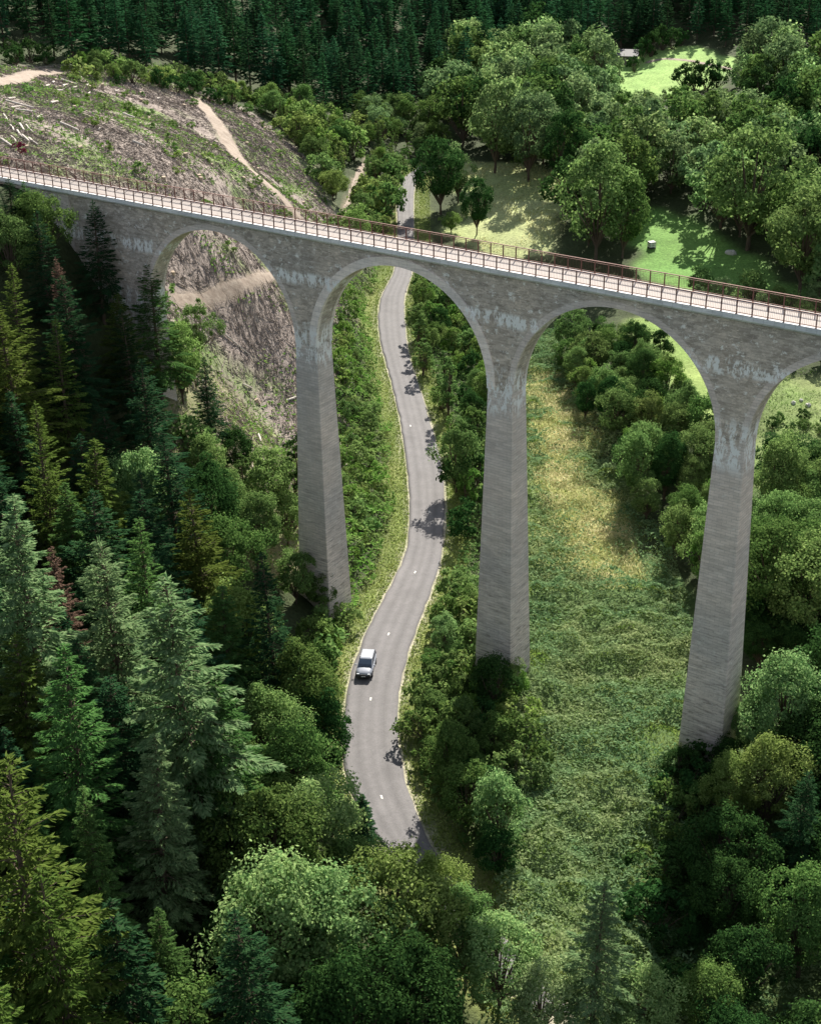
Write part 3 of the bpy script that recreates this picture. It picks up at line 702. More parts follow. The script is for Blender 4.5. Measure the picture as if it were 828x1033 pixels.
# ------------------------------------------------------------------ single trees placed one by one
NEAR = [ # kind, apex px, py, height, leaf, wide, label
 ('larch_near',34,412,17,'larch',.95,'olive conifer with thin layered branches low in the shaded wood at the left edge'),
 ('spruce_near',130,314,15,'darkspruce',1.0,'dark spruce below the left abutment with a slim pointed top'),
 ('spruce_near',150,266,15,'spruce',1.15,'small green spruce standing right against the left abutment of the viaduct'),
 ('broad_mid',196,304,7,'mid',.8,'light green leafy tree in front of the dirt track under the left arch'),
 ('broad_mid',178,330,9,'lime',.7,'olive tree hiding the foot of the pier left of the left arch'),
 ('spruce_near',205,360,11,'darkspruce',1.0,'dark spruce at the edge of the felled slope seen through the left arch'),
 ('larch_near',54,323,15,'larch',1.0,'olive yellow conifer halfway down the shaded slope below the abutment'),
 ('spruce_near',92,206,13,'darkspruce',1.0,'dark spruce whose tip rises beside the deck at the abutment'),
 ('broad_near',34,192,8.5,'oak',.95,'dull green broadleaf tree reaching up to the railing at the far left'),
 ('broad_near',4,214,8,'mid',1.0,'mid green broadleaf tree cut by the left edge below the deck'),
 ('spruce_near',7,184,7,'darkspruce',1.3,'dark conifer top touching the deck at the very left edge'),
 ('spruce_near',24,187,7,'spruce',1.2,'green conifer top just under the deck near the left edge'),
 ('larch_near',6,268,14,'larch',1.0,'olive conifer cut by the left edge just under the deck'),
 ('spruce_near',60,262,13,'dead',.7,'conifer with a rusty brown dying top between green neighbours'),
 ('spruce_near',108,547,22,'bluefir',1.0,'pale green fir left of the tallest silvery conifer'),
 ('spruce_near',139,517,20,'spruce',.9,'mid green spruce just behind the pale firs'),
 ('spruce_near',178,584,26,'bluefir',1.12,'largest pale silvery conifer in the wood left of the car'),
 ('spruce_near',8,508,24,'bluefir',1.1,'broad pale conifer at the left edge with a brown dead neighbour'),
 ('spruce_near',62,556,17,'dead',.75,'dead reddish brown conifer behind the broad pale one at the left edge'),
 ('spruce_near',272,560,19,'darkspruce',.85,'lone dark spruce with a yellowish tip near the first full pier'),
 ('spruce_near',145,743,18,'bluefir',1.0,'fresh green fir with a sharp tip in front of the dark hollow'),
 ('spruce_near',87,797,15,'spruce',.9,'smaller spruce with blue green sprays on the left of the dark hollow'),
 ('larch_near',-8,770,24,'larch',1.15,'large olive conifer filling the bottom left corner'),
 ('larch_near',45,870,19,'larch',1.1,'sunlit olive conifer just right of the bottom left corner'),
 ('spruce_near',156,917,11,'spruce',.95,'small spruce poking up in the dark hollow at the bottom left'),
 ('spruce_near',215,680,19,'spruce',1.05,'green spruce on the lower flank of the largest silvery conifer'),
 ('spruce_near',60,660,21,'spruce',1.0,'dense green spruce below the brown dead conifer'),
 ('broad_near',136,455,12,'pale',.7,'pale blue green broadleaf tree in the middle of the shaded wood'),
 ('broad_near',225,520,11,'oak',.9,'round green broadleaf tree in a clump left of the first full pier'),
 ('broad_near',255,495,10,'mid',.8,'light green broadleaf tree at the foot of the felled slope'),
 ('broad_near',205,470,11,'deep',.9,'dark broadleaf tree at the edge of the felled slope'),
 ('broad_mid',270,452,9,'mid',.8,'small feathery light green tree left of the first full pier'),
 ('tall_narrow',300,432,13,'deep',.8,'narrow dark teal tree growing against the face of the first full pier'),
 ('broad_near',238,590,12,'lime',.85,'yellow green tree left of the lone dark spruce'),
 ('broad_near',300,640,12,'oak',.9,'green tree at the foot of the first full pier'),
 ('broad_near',318,690,10,'deep',.9,'dark roadside tree left of the car'),
 ('broad_near',300,735,11,'oak',.9,'dark green roadside tree downhill of the car'),
 ('broad_near',315,786,12,'pale',.95,'pale grey green roadside tree above the last bend'),
 ('broad_near',262,800,13,'oak',.9,'dull green tree left of the pale roadside tree'),
 ('spruce_mid',362,793,6,'darkspruce',1.6,'small round dark pine at the road edge in the last bend'),
 ('broad_near',396,866,13,'lime',.9,'bright yellow green tree rising where the road disappears'),
 ('broad_near',350,842,9,'mid',.9,'light green tree left of where the road disappears'),
 ('broad_near',440,858,8,'lime',.8,'light green tree right of where the road disappears'),
 ('broad_near',330,880,13,'pale',.9,'blotchy pale tree below the last bend of the road'),
 ('broad_near',265,872,14,'pale',.9,'grey green tree with a lit top over the dark bottom of the wood'),
 ('broad_near',470,905,9,'mid',.9,'mid green tree at the lower left edge of the fern meadow'),
 ('broad_near',505,935,9,'pale',.95,'silvery willow at the lower left corner of the fern meadow'),
 ('broad_near',545,985,8,'willow',.9,'silvery willow beside the pale conifer at the bottom edge'),
 ('spruce_near',602,922,14,'bluefir',1.05,'pale thin conifer standing alone at the bottom of the fern meadow'),
 ('broad_near',648,985,8,'pale',1.0,'silvery bushy willow right of the pale thin conifer'),
 ('broad_near',722,975,8,'oak',.8,'olive broadleaf tree at the bottom edge of the shaded wood'),
 ('broad_near',420,955,12,'deep',.9,'dark tree under the bright yellow green one at the bottom'),
 ('broad_near',350,965,14,'deep',.9,'dark tree at the bottom edge left of the willows'),
 ('spruce_near',250,930,18,'darkspruce',1.0,'dark spruce at the bottom edge between the firs and the broadleaf trees'),
 ('broad_mid',322,574,4.5,'oak',1.1,'round green tree hiding the foot of the first full pier'),
 ('broad_mid',296,560,6,'mid',.9,'green tree left of the foot of the first full pier'),
 # right of the road
 ('broad_mid',497,664,6.5,'deep',.9,'round dark green tree at the foot of the middle pier'),
 ('broad_mid',450,622,5,'pale',.8,'pale round shrub tree on the right verge uphill of the car'),
 ('broad_mid',455,735,6,'oak',.9,'dark tree on the right verge downhill of the car'),
 ('broad_mid',505,785,8,'pale',.75,'pale topped tree casting a deep shadow onto the fern meadow'),
 ('broad_mid',470,775,7,'oak',.9,'green tree beside the pale topped one along the right verge'),
 ('tall_narrow',452,360,9,'mid',.9,'slender light green tree beside the road framed by the middle arch'),
 ('broad_mid',460,430,9,'mid',.8,'bushy light green tree left of the middle pier'),
 # beyond the bridge
 ('broad_mid',444,138,15,'deep',.75,'dark round tree beside the road beyond the deck'),
 ('broad_mid',462,148,11,'pale',.7,'pale tree tucked behind the dark roadside one beyond the deck'),
 ('broad_mid',481,178,11,'deep',.62,'small dark tree with a bare trunk standing in the pale meadow'),
 ('broad_mid',455,215,4,'lime',1.1,'low yellow green bush between the two dark trees beyond the deck'),
 ('broad_mid',606,148,20,'mid',.85,'big mid green tree between the pale meadow and the mown clearing'),
 ('broad_mid',632,180,14,'oak',.8,'darker tree leaning against the big one by the mown clearing'),
 ('broad_mid',500,75,20,'pale',.75,'tall pale tree at the back of the pale meadow'),
 ('broad_mid',535,90,18,'farmix',.8,'grey green tree at the back of the pale meadow'),
 ('broad_mid',568,110,16,'deep',.75,'dark tree at the far right corner of the pale meadow'),
 ('broad_mid',765,125,22,'mid',.95,'biggest spreading tree beyond the mown clearing'),
 ('broad_mid',818,185,18,'mid',.9,'large green tree at the right edge above the deck'),
 ('broad_mid',667,332,6,'deep',.8,'lone dark bush on the grass seen through the right arch'),
 # right wood
 ('broad_near',800,665,12,'pale',.85,'pale lit tree just right of the right pier foot'),
 ('broad_near',757,712,6,'pale',.8,'small grey green tree leaning against the right pier foot'),
 ('broad_near',780,745,10,'lime',.95,'yellow green tree below the right pier foot'),
 ('broad_near',740,765,8,'lime',.7,'bright yellow green sapling in front of the right pier foot'),
 ('spruce_near',812,770,13,'darkspruce',.9,'dark spruce at the right edge below the pale lit tree'),
 ('broad_near',820,875,11,'oak',.85,'olive topped tree at the right edge over the dark wood'),
 ('broad_near',790,525,13,'oak',1.0,'large green tree right of the right pier with a dark front'),
 ('broad_near',825,540,13,'mid',1.0,'green tree cut by the right edge level with the right pier'),
 ('broad_near',760,500,7,'pale',.9,'pale round bush right beside the right pier'),
]
CATN = {'spruce_near': ('conifer', 'conifer_tree'), 'larch_near': ('conifer', 'conifer_tree'), 'spruce_mid': ('conifer', 'pine_tree'), 'broad_near': ('tree', 'broadleaf_tree'), 'broad_mid': ('tree', 'broadleaf_tree'), 'tall_narrow': ('tree', 'slender_tree')}
for kind, px, py, H, leaf, wide, label in NEAR:
    x, y = apex(px, py, H)
    d0, _ = road_dist(np.array([x]), np.array([y]))
    plant(kind, x, y, H, leaf, label, CATN[kind][0], CATN[kind][1], None, wide)
    PLACED[-1] = (x, y, 0)
# ------------------------------------------------------------------ groups of trees
RADK = dict(spruce_near=.2, larch_near=.2, spruce_mid=.2, broad_near=.3, broad_mid=.33, tall_narrow=.16, bush=.55, shrub=.6)
LEAFW = dict(spruce='mid green', bluefir='pale green', larch='olive', darkspruce='very dark green', farspruce='dark bluish green', oak='dull green', lime='yellow green', pale='pale grey green', willow='silvery', deep='dark green', mid='mid green', farmix='greyish green', weed='bright green', fern='light green')
def where(group, x, y):
    px, py = proj((x, y, h1(x, y)+2))
    if 'plantation' in group: return (', above the felled slope', ', above the young light green trees', ', behind the pale meadow', ', beyond the small bright field')[int(np.searchsorted([200, 430, 600], px))]
    if 'mixed wood' in group: return (', behind the pale meadow', ', below the small bright field', ', towards the right edge')[int(np.searchsorted([600, 720], px))]
    if 'wood on the left slope' in group: return (', just below the abutment', ', level with the first full pier', ', level with the car', ', at the bottom')[int(np.searchsorted([430, 640, 860], py))]
    if 'bank left' in group or 'belt of young' in group: return (', far end', ', near end')[int(py > 430)]
    if 'felled slope' in group: return (', above the deck', ', under the left arch')[int(py > 235)]
    return ''
def lab(label, leaf, group, x, y):
    for w in ('pale ', 'dark ', 'green ', 'young light green ', 'light green '):
        if label.startswith(w): label = ('young ' if 'young' in w else '')+label[len(w):]; break
    return LEAFW.get(leaf, '')+' '+label+where(group, x, y)
def fill(pts, kinds, hr, leafs, label, cat, name, group, wide=(.8, 1.1), tests=(), hmin=None):
    for x, y in pts:
        k = random.choice(kinds); H = random.uniform(*hr)
        if tests:
            H = fit_height(x, y, H, RADK[k], tests, hmin or hr[0]*.45)
            if H is None: continue
        lf = random.choice(leafs); plant(k, x, y, H, lf, lab(label, lf, group, x, y), cat, name, group, random.uniform(*wide))
def over_field(x, y, H, rad):
    for f in (.4, .7, 1.0):
        for dx in (-rad, 0, rad):
            px, py = proj((x+dx, y, h1(x, y)+H*f))
            if 628 < px < 736 and 50 < py < 88: return True
    return False
def fillfar(pts, kinds, hr, leafs, label, cat, name, group, wide=(.8, 1.1), tests=()):
    for x, y in pts:
        H = random.uniform(*hr)
        if tests:
            H = fit_height(x, y, H, .36, tests, 2.5)
            if H is None: continue
        lf = random.choice(leafs); plant_far(random.choice(kinds), x, y, H, lf, lab(label, lf, group, x, y), cat, name, group, random.uniform(*wide))
# left wood on the near slope (world coordinates, the ground is hidden)
wood = np.array([(-80, 160), (-44, 156), (-34, 149), (-26, 143), (-16, 128), (-14, 118), (-12, 105), (-9, 90), (-6, 72), (-2, 50), (-60, 40), (-90, 60)])
pts = scatter(wood, 270, 3.5)
left = [p for p in pts if p[0] < -16]; near_r = [p for p in pts if p[0] >= -16]
fill(left, ['spruce_near', 'spruce_near', 'larch_near', 'spruce_mid'], (11, 18), ['darkspruce', 'spruce', 'darkspruce', 'darkspruce', 'larch'], 'dark conifer in the left slope wood', 'conifer', 'conifer_tree', 'conifers filling the wood on the left slope', tests=(cap_wood,), hmin=5, wide=(1.05, 1.35))
fill(near_r, ['broad_near', 'broad_mid'], (6, 9.5), ['oak', 'deep', 'mid'], 'green broadleaf tree in the belt between the conifers and the road', 'tree', 'broadleaf_tree', 'broadleaf trees between the conifers and the road', tests=(cap_wood, shows_over_road), hmin=2.5)
# right wood below the right pier
poly = np.array([(30, 104), (38, 118), (60, 118), (60, 60), (22, 62), (20, 78), (24, 92)])
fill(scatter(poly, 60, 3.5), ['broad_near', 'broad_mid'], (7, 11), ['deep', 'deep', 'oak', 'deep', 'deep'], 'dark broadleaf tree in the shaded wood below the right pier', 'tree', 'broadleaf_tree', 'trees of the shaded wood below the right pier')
# grove along the stream, seen through the right arch
poly = world_poly([(560,372),(600,350),(650,370),(690,420),(715,480),(720,560),(700,620),(660,560),(625,490),(590,430)])
fill(scatter(poly, 46, 3.2), ['broad_mid', 'broad_near'], (5, 9), ['mid', 'oak', 'deep', 'mid', 'weed'], 'green tree in the grove along the meadow seen through the right arch', 'tree', 'bushy_tree', 'grove seen through the right arch', (.7, 1))
poly = world_poly([(765,500),(860,500),(870,640),(760,640)])
fill(scatter(poly, 30, 3.4), ['broad_near'], (8, 12), ['oak', 'deep', 'mid'], 'tree in the dense stand right of the right pier', 'tree', 'broadleaf_tree', 'dense stand right of the right pier')
# belt right of the road behind the bridge
poly = world_poly([(412,300),(440,285),(480,300),(500,400),(490,520),(480,600),(462,520),(448,440),(425,370)])
fill(scatter(poly, 60, 2.3, 1.2), ['bush', 'tall_narrow', 'bush', 'broad_mid'], (3, 6.5), ['mid', 'oak', 'weed', 'deep'], 'young tree between the road and the middle pier', 'tree', 'young_tree', 'belt of young trees between road and middle pier', (.7, 1), (shows_over_road,), 1.2)
poly = world_poly([(440,610),(480,600),(485,690),(520,700),(525,760),(520,860),(500,900),(440,820),(415,760),(425,680)])
fill(scatter(poly, 42, 2.2, 2.8), ['bush', 'broad_mid', 'bush'], (2.6, 5), ['mid', 'oak', 'deep', 'weed'], 'bush in the thicket between the road and the fern meadow', 'bush', 'bush', 'thicket between the road and the fern meadow', (.8, 1.1), (shows_over_road,), 1.2)
for q, Hq in (((423, 366), 6.5), ((427, 384), 6.0), ((421, 350), 6.5)):
    x, y = gp(*q)[:2]; plant('tall_narrow', x, y, Hq, 'mid', 'slender roadside tree throwing its shadow across the road beyond the middle arch', 'tree', 'slender_tree', 'slender trees shading the road beyond the middle arch', 1.3)
poly = world_poly([(185,345),(230,400),(300,470),(300,560),(215,520),(170,420)])
fill(scatter(poly, 34, 2.6), ['broad_mid', 'bush', 'broad_mid', 'tall_narrow'], (3, 6.5), ['mid', 'oak', 'weed', 'deep', 'mid'], 'young tree at the foot of the felled slope', 'tree', 'young_tree', 'young trees at the foot of the felled slope', (.8, 1.1), (cap_wood,), 1.5)
# left of the road: overgrown bank
poly = world_poly([(345,290),(382,285),(378,330),(388,400),(405,460),(410,540),(385,590),(350,620),(345,500),(335,400)])
fill(scatter(poly, 85, 1.7, 3.6), ['bush', 'shrub', 'bush', 'tall_narrow'], (1.0, 3.0), ['weed', 'mid', 'weed', 'mid'], 'shrub on the overgrown bank left of the road', 'bush', 'shrub', 'shrubs on the bank left of the road', (.8, 1.2), (shows_over_road,), .9)
poly = world_poly([(330,610),(372,600),(350,650),(342,700),(335,780),(350,830),(300,830),(290,700)])
fill(scatter(poly, 40, 1.8, 2.4), ['bush', 'shrub'], (1.6, 3.6), ['weed', 'oak', 'mid'], 'shrub under the trees on the left verge near the car', 'bush', 'shrub', 'shrubs on the left verge near the car', (.8, 1.2), (shows_over_road,), .9)
# beyond the bridge, left of the far road
poly = world_poly([(270,112),(320,118),(400,150),(420,165),(398,180),(396,240),(360,250),(340,210),(300,150)])
fill(scatter(poly, 120, 2.8, 1.5), ['broad_mid', 'tall_narrow', 'bush', 'spruce_mid'], (3.5, 7.5), ['mid', 'lime', 'mid', 'weed', 'spruce'], 'young light green tree on the slope left of the far road', 'tree', 'young_tree', 'young trees on the slope left of the far road', (.8, 1.1))
poly = world_poly([(355, 122), (402, 118), (432, 130), (440, 160), (420, 166), (395, 150)])
fill(scatter(poly, 26, 3, 1.5), ['broad_mid', 'tall_narrow'], (4, 8), ['mid', 'oak', 'farmix'], 'green tree where the far road meets the wood', 'tree', 'young_tree', 'trees where the far road meets the wood', (.9, 1.2), (shows_over_road,), 2)
poly = world_poly([(60, 70), (130, 72), (200, 84), (262, 98), (300, 112), (296, 128), (255, 112), (200, 92), (130, 84), (60, 78)])
fill(scatter(poly, 40, 2.6, 1.5), ['bush', 'shrub', 'broad_mid'], (1.5, 4), ['weed', 'mid', 'lime'], 'light green bush between the felled slope and the spruces', 'bush', 'bush', 'bushes between the felled slope and the spruces', (.9, 1.2))
# felled slope: a few survivors
poly = RP['clearcut']
fill(scatter(poly, 60, 4, 2), ['shrub', 'shrub', 'bush'], (.8, 1.8), ['weed', 'mid', 'weed'], 'low green shrub growing back on the felled slope', 'bush', 'shrub', 'shrubs growing back on the felled slope', (.9, 1.4))
# woods beyond the meadows
poly = world_poly([(440,120),(470,70),(560,60),(610,85),(640,100),(700,95),(745,85),(860,90),(900,200),(860,320),(780,270),(700,212),(645,212),(640,235),(580,262),(572,190),(470,158)])
fillfar(scatter(poly, 165, 5.3), ['broad_far'], (9, 15), ['farmix', 'mid', 'oak', 'farmix', 'deep', 'pale'], 'broadleaf tree in the mixed wood', 'tree', 'broadleaf_tree', 'mixed wood beyond the meadows', (.8, 1.15), (over_field,))
poly = world_poly([(640,310),(700,300),(828,310),(828,370),(760,395),(735,400),(700,325)])
fillfar(scatter(poly, 26, 4), ['broad_far'], (3, 6), ['farmix', 'mid'], 'small tree on the valley floor under the right end of the deck', 'tree', 'broadleaf_tree', 'small trees under the right end of the deck')
for q in ((648,60,7),(657,57,8),(668,52,8),(678,50,7),(686,47,6),(690,91,8),(701,92,9),(712,90,9),(724,88,8),(640,70,5)):
    x, y = gp(q[0], q[1])[:2]; plant('bush', x, y, q[2]*.75, 'deep', 'dark tree on the edge of the small bright field', 'tree', 'woodland_tree', 'dark trees round the small bright field', .8)
poly = world_poly([(770,425),(860,425),(860,440),(770,440)])
fill(scatter(poly, 12, 2), ['bush'], (1.2, 2), ['oak', 'deep'], 'dark bush across the grass right of the right pier', 'bush', 'bush', 'bushes across the grass right of the right pier')
und = np.array([(-120, 236), (-82, 240), (-54, 264), (-30, 298), (-12, 322), (-14, 332), (-34, 312), (-58, 282), (-84, 262), (-120, 262)])
fill(scatter(und, 90, 2.2), ['bush'], (2, 4.5), ['deep', 'oak', 'deep'], 'dark bush at the foot of the spruces above the felled slope', 'bush', 'bush', 'bushes at the foot of the spruces')
poly = world_poly([(752,600),(850,590),(850,690),(752,680)])
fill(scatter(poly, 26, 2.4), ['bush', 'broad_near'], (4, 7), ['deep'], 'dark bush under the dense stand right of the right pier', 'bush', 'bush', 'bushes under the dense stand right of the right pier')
poly = world_poly([(672,790),(735,780),(735,1020),(655,1020)])
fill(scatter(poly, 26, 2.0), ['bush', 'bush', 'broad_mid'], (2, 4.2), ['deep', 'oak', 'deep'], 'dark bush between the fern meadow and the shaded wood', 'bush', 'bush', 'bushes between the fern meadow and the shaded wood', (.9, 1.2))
# plantation
_e = [tuple(gp(*q)[:2]) for q in ((585, 62), (612, 58), (650, 46), (700, 40), (748, 54), (800, 52), (850, 56))]
poly = np.array([(-130, 240), (-82, 244), (-54, 268), (-30, 302), (-12, 326), (0, 338), (18, 350), (30, 375), (48, 395)] + _e + [(240, 430), (240, 640), (-220, 640), (-220, 330)])
pp = scatter(poly, 3600, 3.1)
pp.sort(key=lambda p: p[1]+.15*abs(p[0]))
vis = []; rest = []
for p in pp:
    px, py = proj((p[0], p[1], h1(*p)+9))
    if -30 < px < 860 and py > -60: (vis if len(vis) < 290 else rest).append(p)
fillfar(vis, ['spruce_far'], (11, 18), ['farspruce', 'farspruce', 'darkspruce'], 'dark spruce in the dense plantation', 'conifer', 'spruce_tree', 'spruce plantation along the top', (.8, 1.05))
acc = []; nv = 0
arr = []
for me in [m[0] for m in VAR['spruce_far']]:
    v = np.empty(len(me.vertices)*3, np.float32); me.vertices.foreach_get('co', v); arr.append(v.reshape(-1, 3))
for x, y in rest:
    v = arr[random.randrange(4)]; v = v.reshape(-1, 4, 3); s = random.uniform(12, 19)/14; a = random.uniform(0, 6.28)
    v = (v if y < 520 else v[::2]).reshape(-1, 3)
    c, n = math.cos(a), math.sin(a)
    acc.append(np.c_[(v[:, 0]*c-v[:, 1]*n)*s*.95+x, (v[:, 0]*n+v[:, 1]*c)*s*.95+y, v[:, 2]*s+h1(x, y)])
if acc:
    V = np.concatenate(acc); o = bpy.data.objects.new('distant_spruces', np_mesh('distant_spruces', V, np.arange(len(V)).reshape(-1, 4), LM['farspruce'])); link(o)
    tag(o, 'far rows of dark spruces covering the hill at the top', 'conifers', kind='stuff')
print('plantation', len(vis), len(rest))
# ------------------------------------------------------------------ ground cover (nobody could count it)
def cover(name, poly, dens, size, mat, label, cat, seed, cond=None, upright=.5, hgt=.5, ln=.5, wd=.2, patch=None, skip=None, soft=.35, mound=0.0, roadm=.5):
    g = np.random.default_rng(seed); x0, y0 = poly.min(0); x1, y1 = poly.max(0); n = int((x1-x0)*(y1-y0)*dens)
    x = g.uniform(x0, x1, n); y = g.uniform(y0, y1, n)
    k = inside(poly, x + (vnoise(x, y, 4, 53)-.5)*7*soft + g.normal(size=n)*.9*soft, y + (vnoise(x, y, 4, 54)-.5)*10*soft + g.normal(size=n)*2*soft); x, y = x[k], y[k]
    k = (road_dist(x, y)[0] > roadm*(.5+vnoise(x, y, 3, 66))) & (track_dist(x, y) > .4); x, y = x[k], y[k]
    if skip is not None: k = ~inside(skip, x + (vnoise(x, y, 4, 53)-.5)*7+g.normal(size=len(x))*.9, y + (vnoise(x, y, 4, 54)-.5)*10+g.normal(size=len(x))*2) | (g.random(len(x)) < .12); x, y = x[k], y[k]
    if patch: k = fbm(x, y, patch[0], patch[1]) + g.random(len(x))*.12 > patch[2]; x, y = x[k], y[k]
    n = len(x); cl = fbm(x, y, 2.2, 61, 2)
    z = height(x, y) + hgt*(.05+cl*g.random(n)**.6) + mound*(fbm(x, y, 2.8, 64, 3)**2)*3.4
    A = unit(np.c_[g.normal(size=(n, 2)), g.random(n)*upright*2-.1]); S = unit(np.cross(A, np.array([0, 0, 1.]))+g.normal(size=(n, 3))*.4)
    s = size*(.5+g.random(n))
    V, Fq = cards(np.c_[x, y, z], A*(s*ln)[:, None], S*(s*wd)[:, None])
    o = bpy.data.objects.new(name, np_mesh(name, V, Fq, mat)); link(o); tag(o, label, cat, kind='stuff'); print(name, n); return o
cover('bracken', RP['meadow'], 48, .36, LM['fern'], 'thick bracken covering the damp meadow between the piers', 'bracken', 1, hgt=.55, patch=(7, 71, .36), wd=.24, skip=RP['dry'], mound=.9)
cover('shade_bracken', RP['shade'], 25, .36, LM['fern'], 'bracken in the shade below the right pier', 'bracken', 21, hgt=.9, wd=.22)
cover('slope_weeds', RP['lowslope'], 12, .45, LM['weed'], 'green weeds at the foot of the felled slope', 'weeds', 22, hgt=.6, patch=(7, 78, .45))
cover('pasture_grass', RP['rightclear'], 14, .4, LM['weed'], 'rough grass on the clearing right of the right pier', 'grass', 23, upright=1.1, hgt=.3, wd=.10, patch=(8, 79, .45))
cover('meadow_grass', RP['meadow'], 30, .42, LM['weed'], 'tangled green grass on the meadow between the piers', 'grass', 2, upright=1.0, hgt=.5, wd=.10, skip=RP['dry'], mound=.6)
cover('dry_grass', RP['dry'], 60, .5, LM['straw'], 'bleached dry grass strip in the meadow', 'grass', 3, upright=1.3, hgt=.9, wd=.09, soft=1.0)
cover('hay_grass', RP['farmeadow'], 7, .6, LM['straw'], 'pale uncut grass of the far meadow', 'grass', 4, upright=1.3, hgt=.4, wd=.12, patch=(12, 75, .48))
cover('weeds', RP['clearcut'], 4.5, .65, LM['weed'], 'green weeds spreading in patches over the felled slope', 'weeds', 5, hgt=.6, patch=(11, 77, .57))
bank = world_poly([(340,260),(385,262),(380,330),(392,400),(410,480),(412,560),(360,620),(335,700),(330,840),(300,840),(300,640),(345,600),(335,400)])
cover('bank_undergrowth', bank, 16, .5, LM['weed'], 'nettles and brambles on the bank left of the road', 'undergrowth', 6, hgt=.9, wd=.26, roadm=2.0, mound=.6)
belt = world_poly([(406,275),(440,275),(490,320),(500,500),(490,640),(530,700),(530,900),(460,900),(412,780),(405,700),(440,600),(456,520),(445,440),(420,370)])
cover('verge_undergrowth', belt, 14, .5, LM['mid'], 'dense undergrowth between the right verge and the meadow', 'undergrowth', 7, hgt=.9, wd=.26, roadm=2.2, mound=.6)
# verge grass
g = np.random.default_rng(9); n = 60000; k = g.integers(1, nr-1, n); side = np.where(g.random(n) < .5, -1, 1)
off = RHW[k] + .25 + 2.9*g.random(n)**1.3; nn = (RR-RL)[k, :2]; nn = nn/np.linalg.norm(nn, axis=1)[:, None]
tt = (RC[np.minimum(k+1, nr-1)]-RC[k])[:, :2]
P = RC[k, :2] + nn*(side*off)[:, None] + tt*g.random(n)[:, None]; z = height(P[:, 0], P[:, 1]) + .12*g.random(n)
A = unit(np.c_[g.normal(size=(n, 2)), g.random(n)*1.8]); S = unit(np.cross(A, np.array([0, 0, 1.]))+g.normal(size=(n, 3))*.3); s = .34*(.5+g.random(n))
V, Fq = cards(np.c_[P, z], A*(s*.5)[:, None], S*(s*.14)[:, None])
VERGE = leaf_mat('verge_grass_blades', (.10, .17, .03), (.29, .33, .10), .3)
o = bpy.data.objects.new('verge_grass', np_mesh('verge_grass', V, Fq, VERGE)); link(o); tag(o, 'short yellowing grass along both road edges', 'grass', kind='stuff')
# brash: cut branches over the felled slope
g = np.random.default_rng(13); poly = RP['clearcut']; x0, y0 = poly.min(0); x1, y1 = poly.max(0); n = 110000
x = g.uniform(x0, x1, n); y = g.uniform(y0, y1, n); k = inside(poly, x, y) & (track_dist(x, y) > .3) & (fbm(x, y, 8, 81)+.35*g.random(n) > .50); x, y = x[k], y[k]; n = len(x)
a = g.normal(size=n)*.5 + 3.0*fbm(x, y, 25, 83); L = .4+1.8*g.random(n)**2; A = np.c_[np.cos(a), np.sin(a), g.normal(size=n)*.15]*(L/2)[:, None]
z = height(x, y); zA = height(x+A[:, 0], y+A[:, 1]); A[:, 2] += (zA-z)
S = unit(np.cross(A, g.normal(size=(n, 3)))); Pp = np.c_[x, y, z+.08+.2*g.random(n)]; w = (.03+.05*g.random(n))[:, None]
V1, F1 = cards(Pp, A, S*w); S2 = unit(np.cross(A, S)); V2, F2 = cards(Pp, A, S2*w)
BR = leaf_mat('brash_twigs', (.17, .14, .125), (.42, .36, .33), .0, .1)
o = bpy.data.objects.new('brash', np_mesh('brash', np.concatenate([V1, V2]), np.concatenate([F1, F2+len(V1)]), BR)); link(o)
tag(o, 'grey brash and cut branches littering the felled slope', 'brash', kind='stuff'); print('brash', n)
# bleached logs
LOGS = [(640,640,0,0)][:0] + [(54,84,2.8,.5),(58,96,3,-.2),(76,90,3.5,.15),(70,84,3,-.3),(88,86,2.4,.6),(26,112,3,-.15),(16,108,2.6,.2),(30,130,3,-.8),(22,128,2.8,-1),(6,120,3,-.9),(34,144,2.4,-.7),(14,142,2.6,-.8),(100,80,2,.4),(118,92,2,.1),(48,86,3.0,.2),(60,91,2.5,-.1),(66,88,3.2,.1),(82,78,2.5,1.2),(20,106,3.5,-.2),(12,100,2,.1),(20,135,3,-.9),(26,140,2.8,-.8),(12,128,2.4,-1),(115,102,2,-.7),(90,95,2,.3),(130,120,2,-.3),(40,118,2.2,.4),(160,100,2,.5),(70,128,2.3,-.5),(180,130,1.8,.2),(100,130,1.7,.9),
        (233,344,5,-.75),(262,445,2.2,-1.2),(294,405,2,.2),(205,385,1.6,.3),(250,392,1.8,-.3),(55,104,2.6,.0),(35,92,2.2,.3),(8,148,3,-.7),(140,145,1.8,-.4)]
for i, (px, py, L, a) in enumerate(LOGS):
    p = gp(px, py); q = gp(px+6*math.cos(a), py-6*math.sin(a)); d = unit(np.array([q[0]-p[0], q[1]-p[1]])); e0 = p[:2]-d*L/2; e1 = p[:2]+d*L/2
    r = random.uniform(.11, .2); m_ = (e0+e1)/2 + np.array([-d[1], d[0]])*random.uniform(-.12, .12)
    mb = MB(); za, zb_ = h1(*e0)+r+.1, h1(*e1)+r+.1
    mb.tube([(*e0, za), (*m_, (za+zb_)/2), (*e1, zb_)], [r, r*.9, r*.65], 7)
    o = mb.build('log', PALEWOOD, smooth=False)
    if (px, py) == (233, 344): tag(o, 'long thin pale log lying slanted below the dirt track seen through the left arch', 'log', 'bleached logs on the felled slope')
    else: tag(o, 'bleached log lying on the felled slope among grey brash', 'log', 'bleached logs on the felled slope')
g = np.random.default_rng(31); poly = RP['clearcut']; x0, y0 = poly.min(0); x1_, y1_ = poly.max(0); k = 0
STUMP = plain('cut_stump_wood', (.40, .32, .24), .9, var=.3, scale=5)
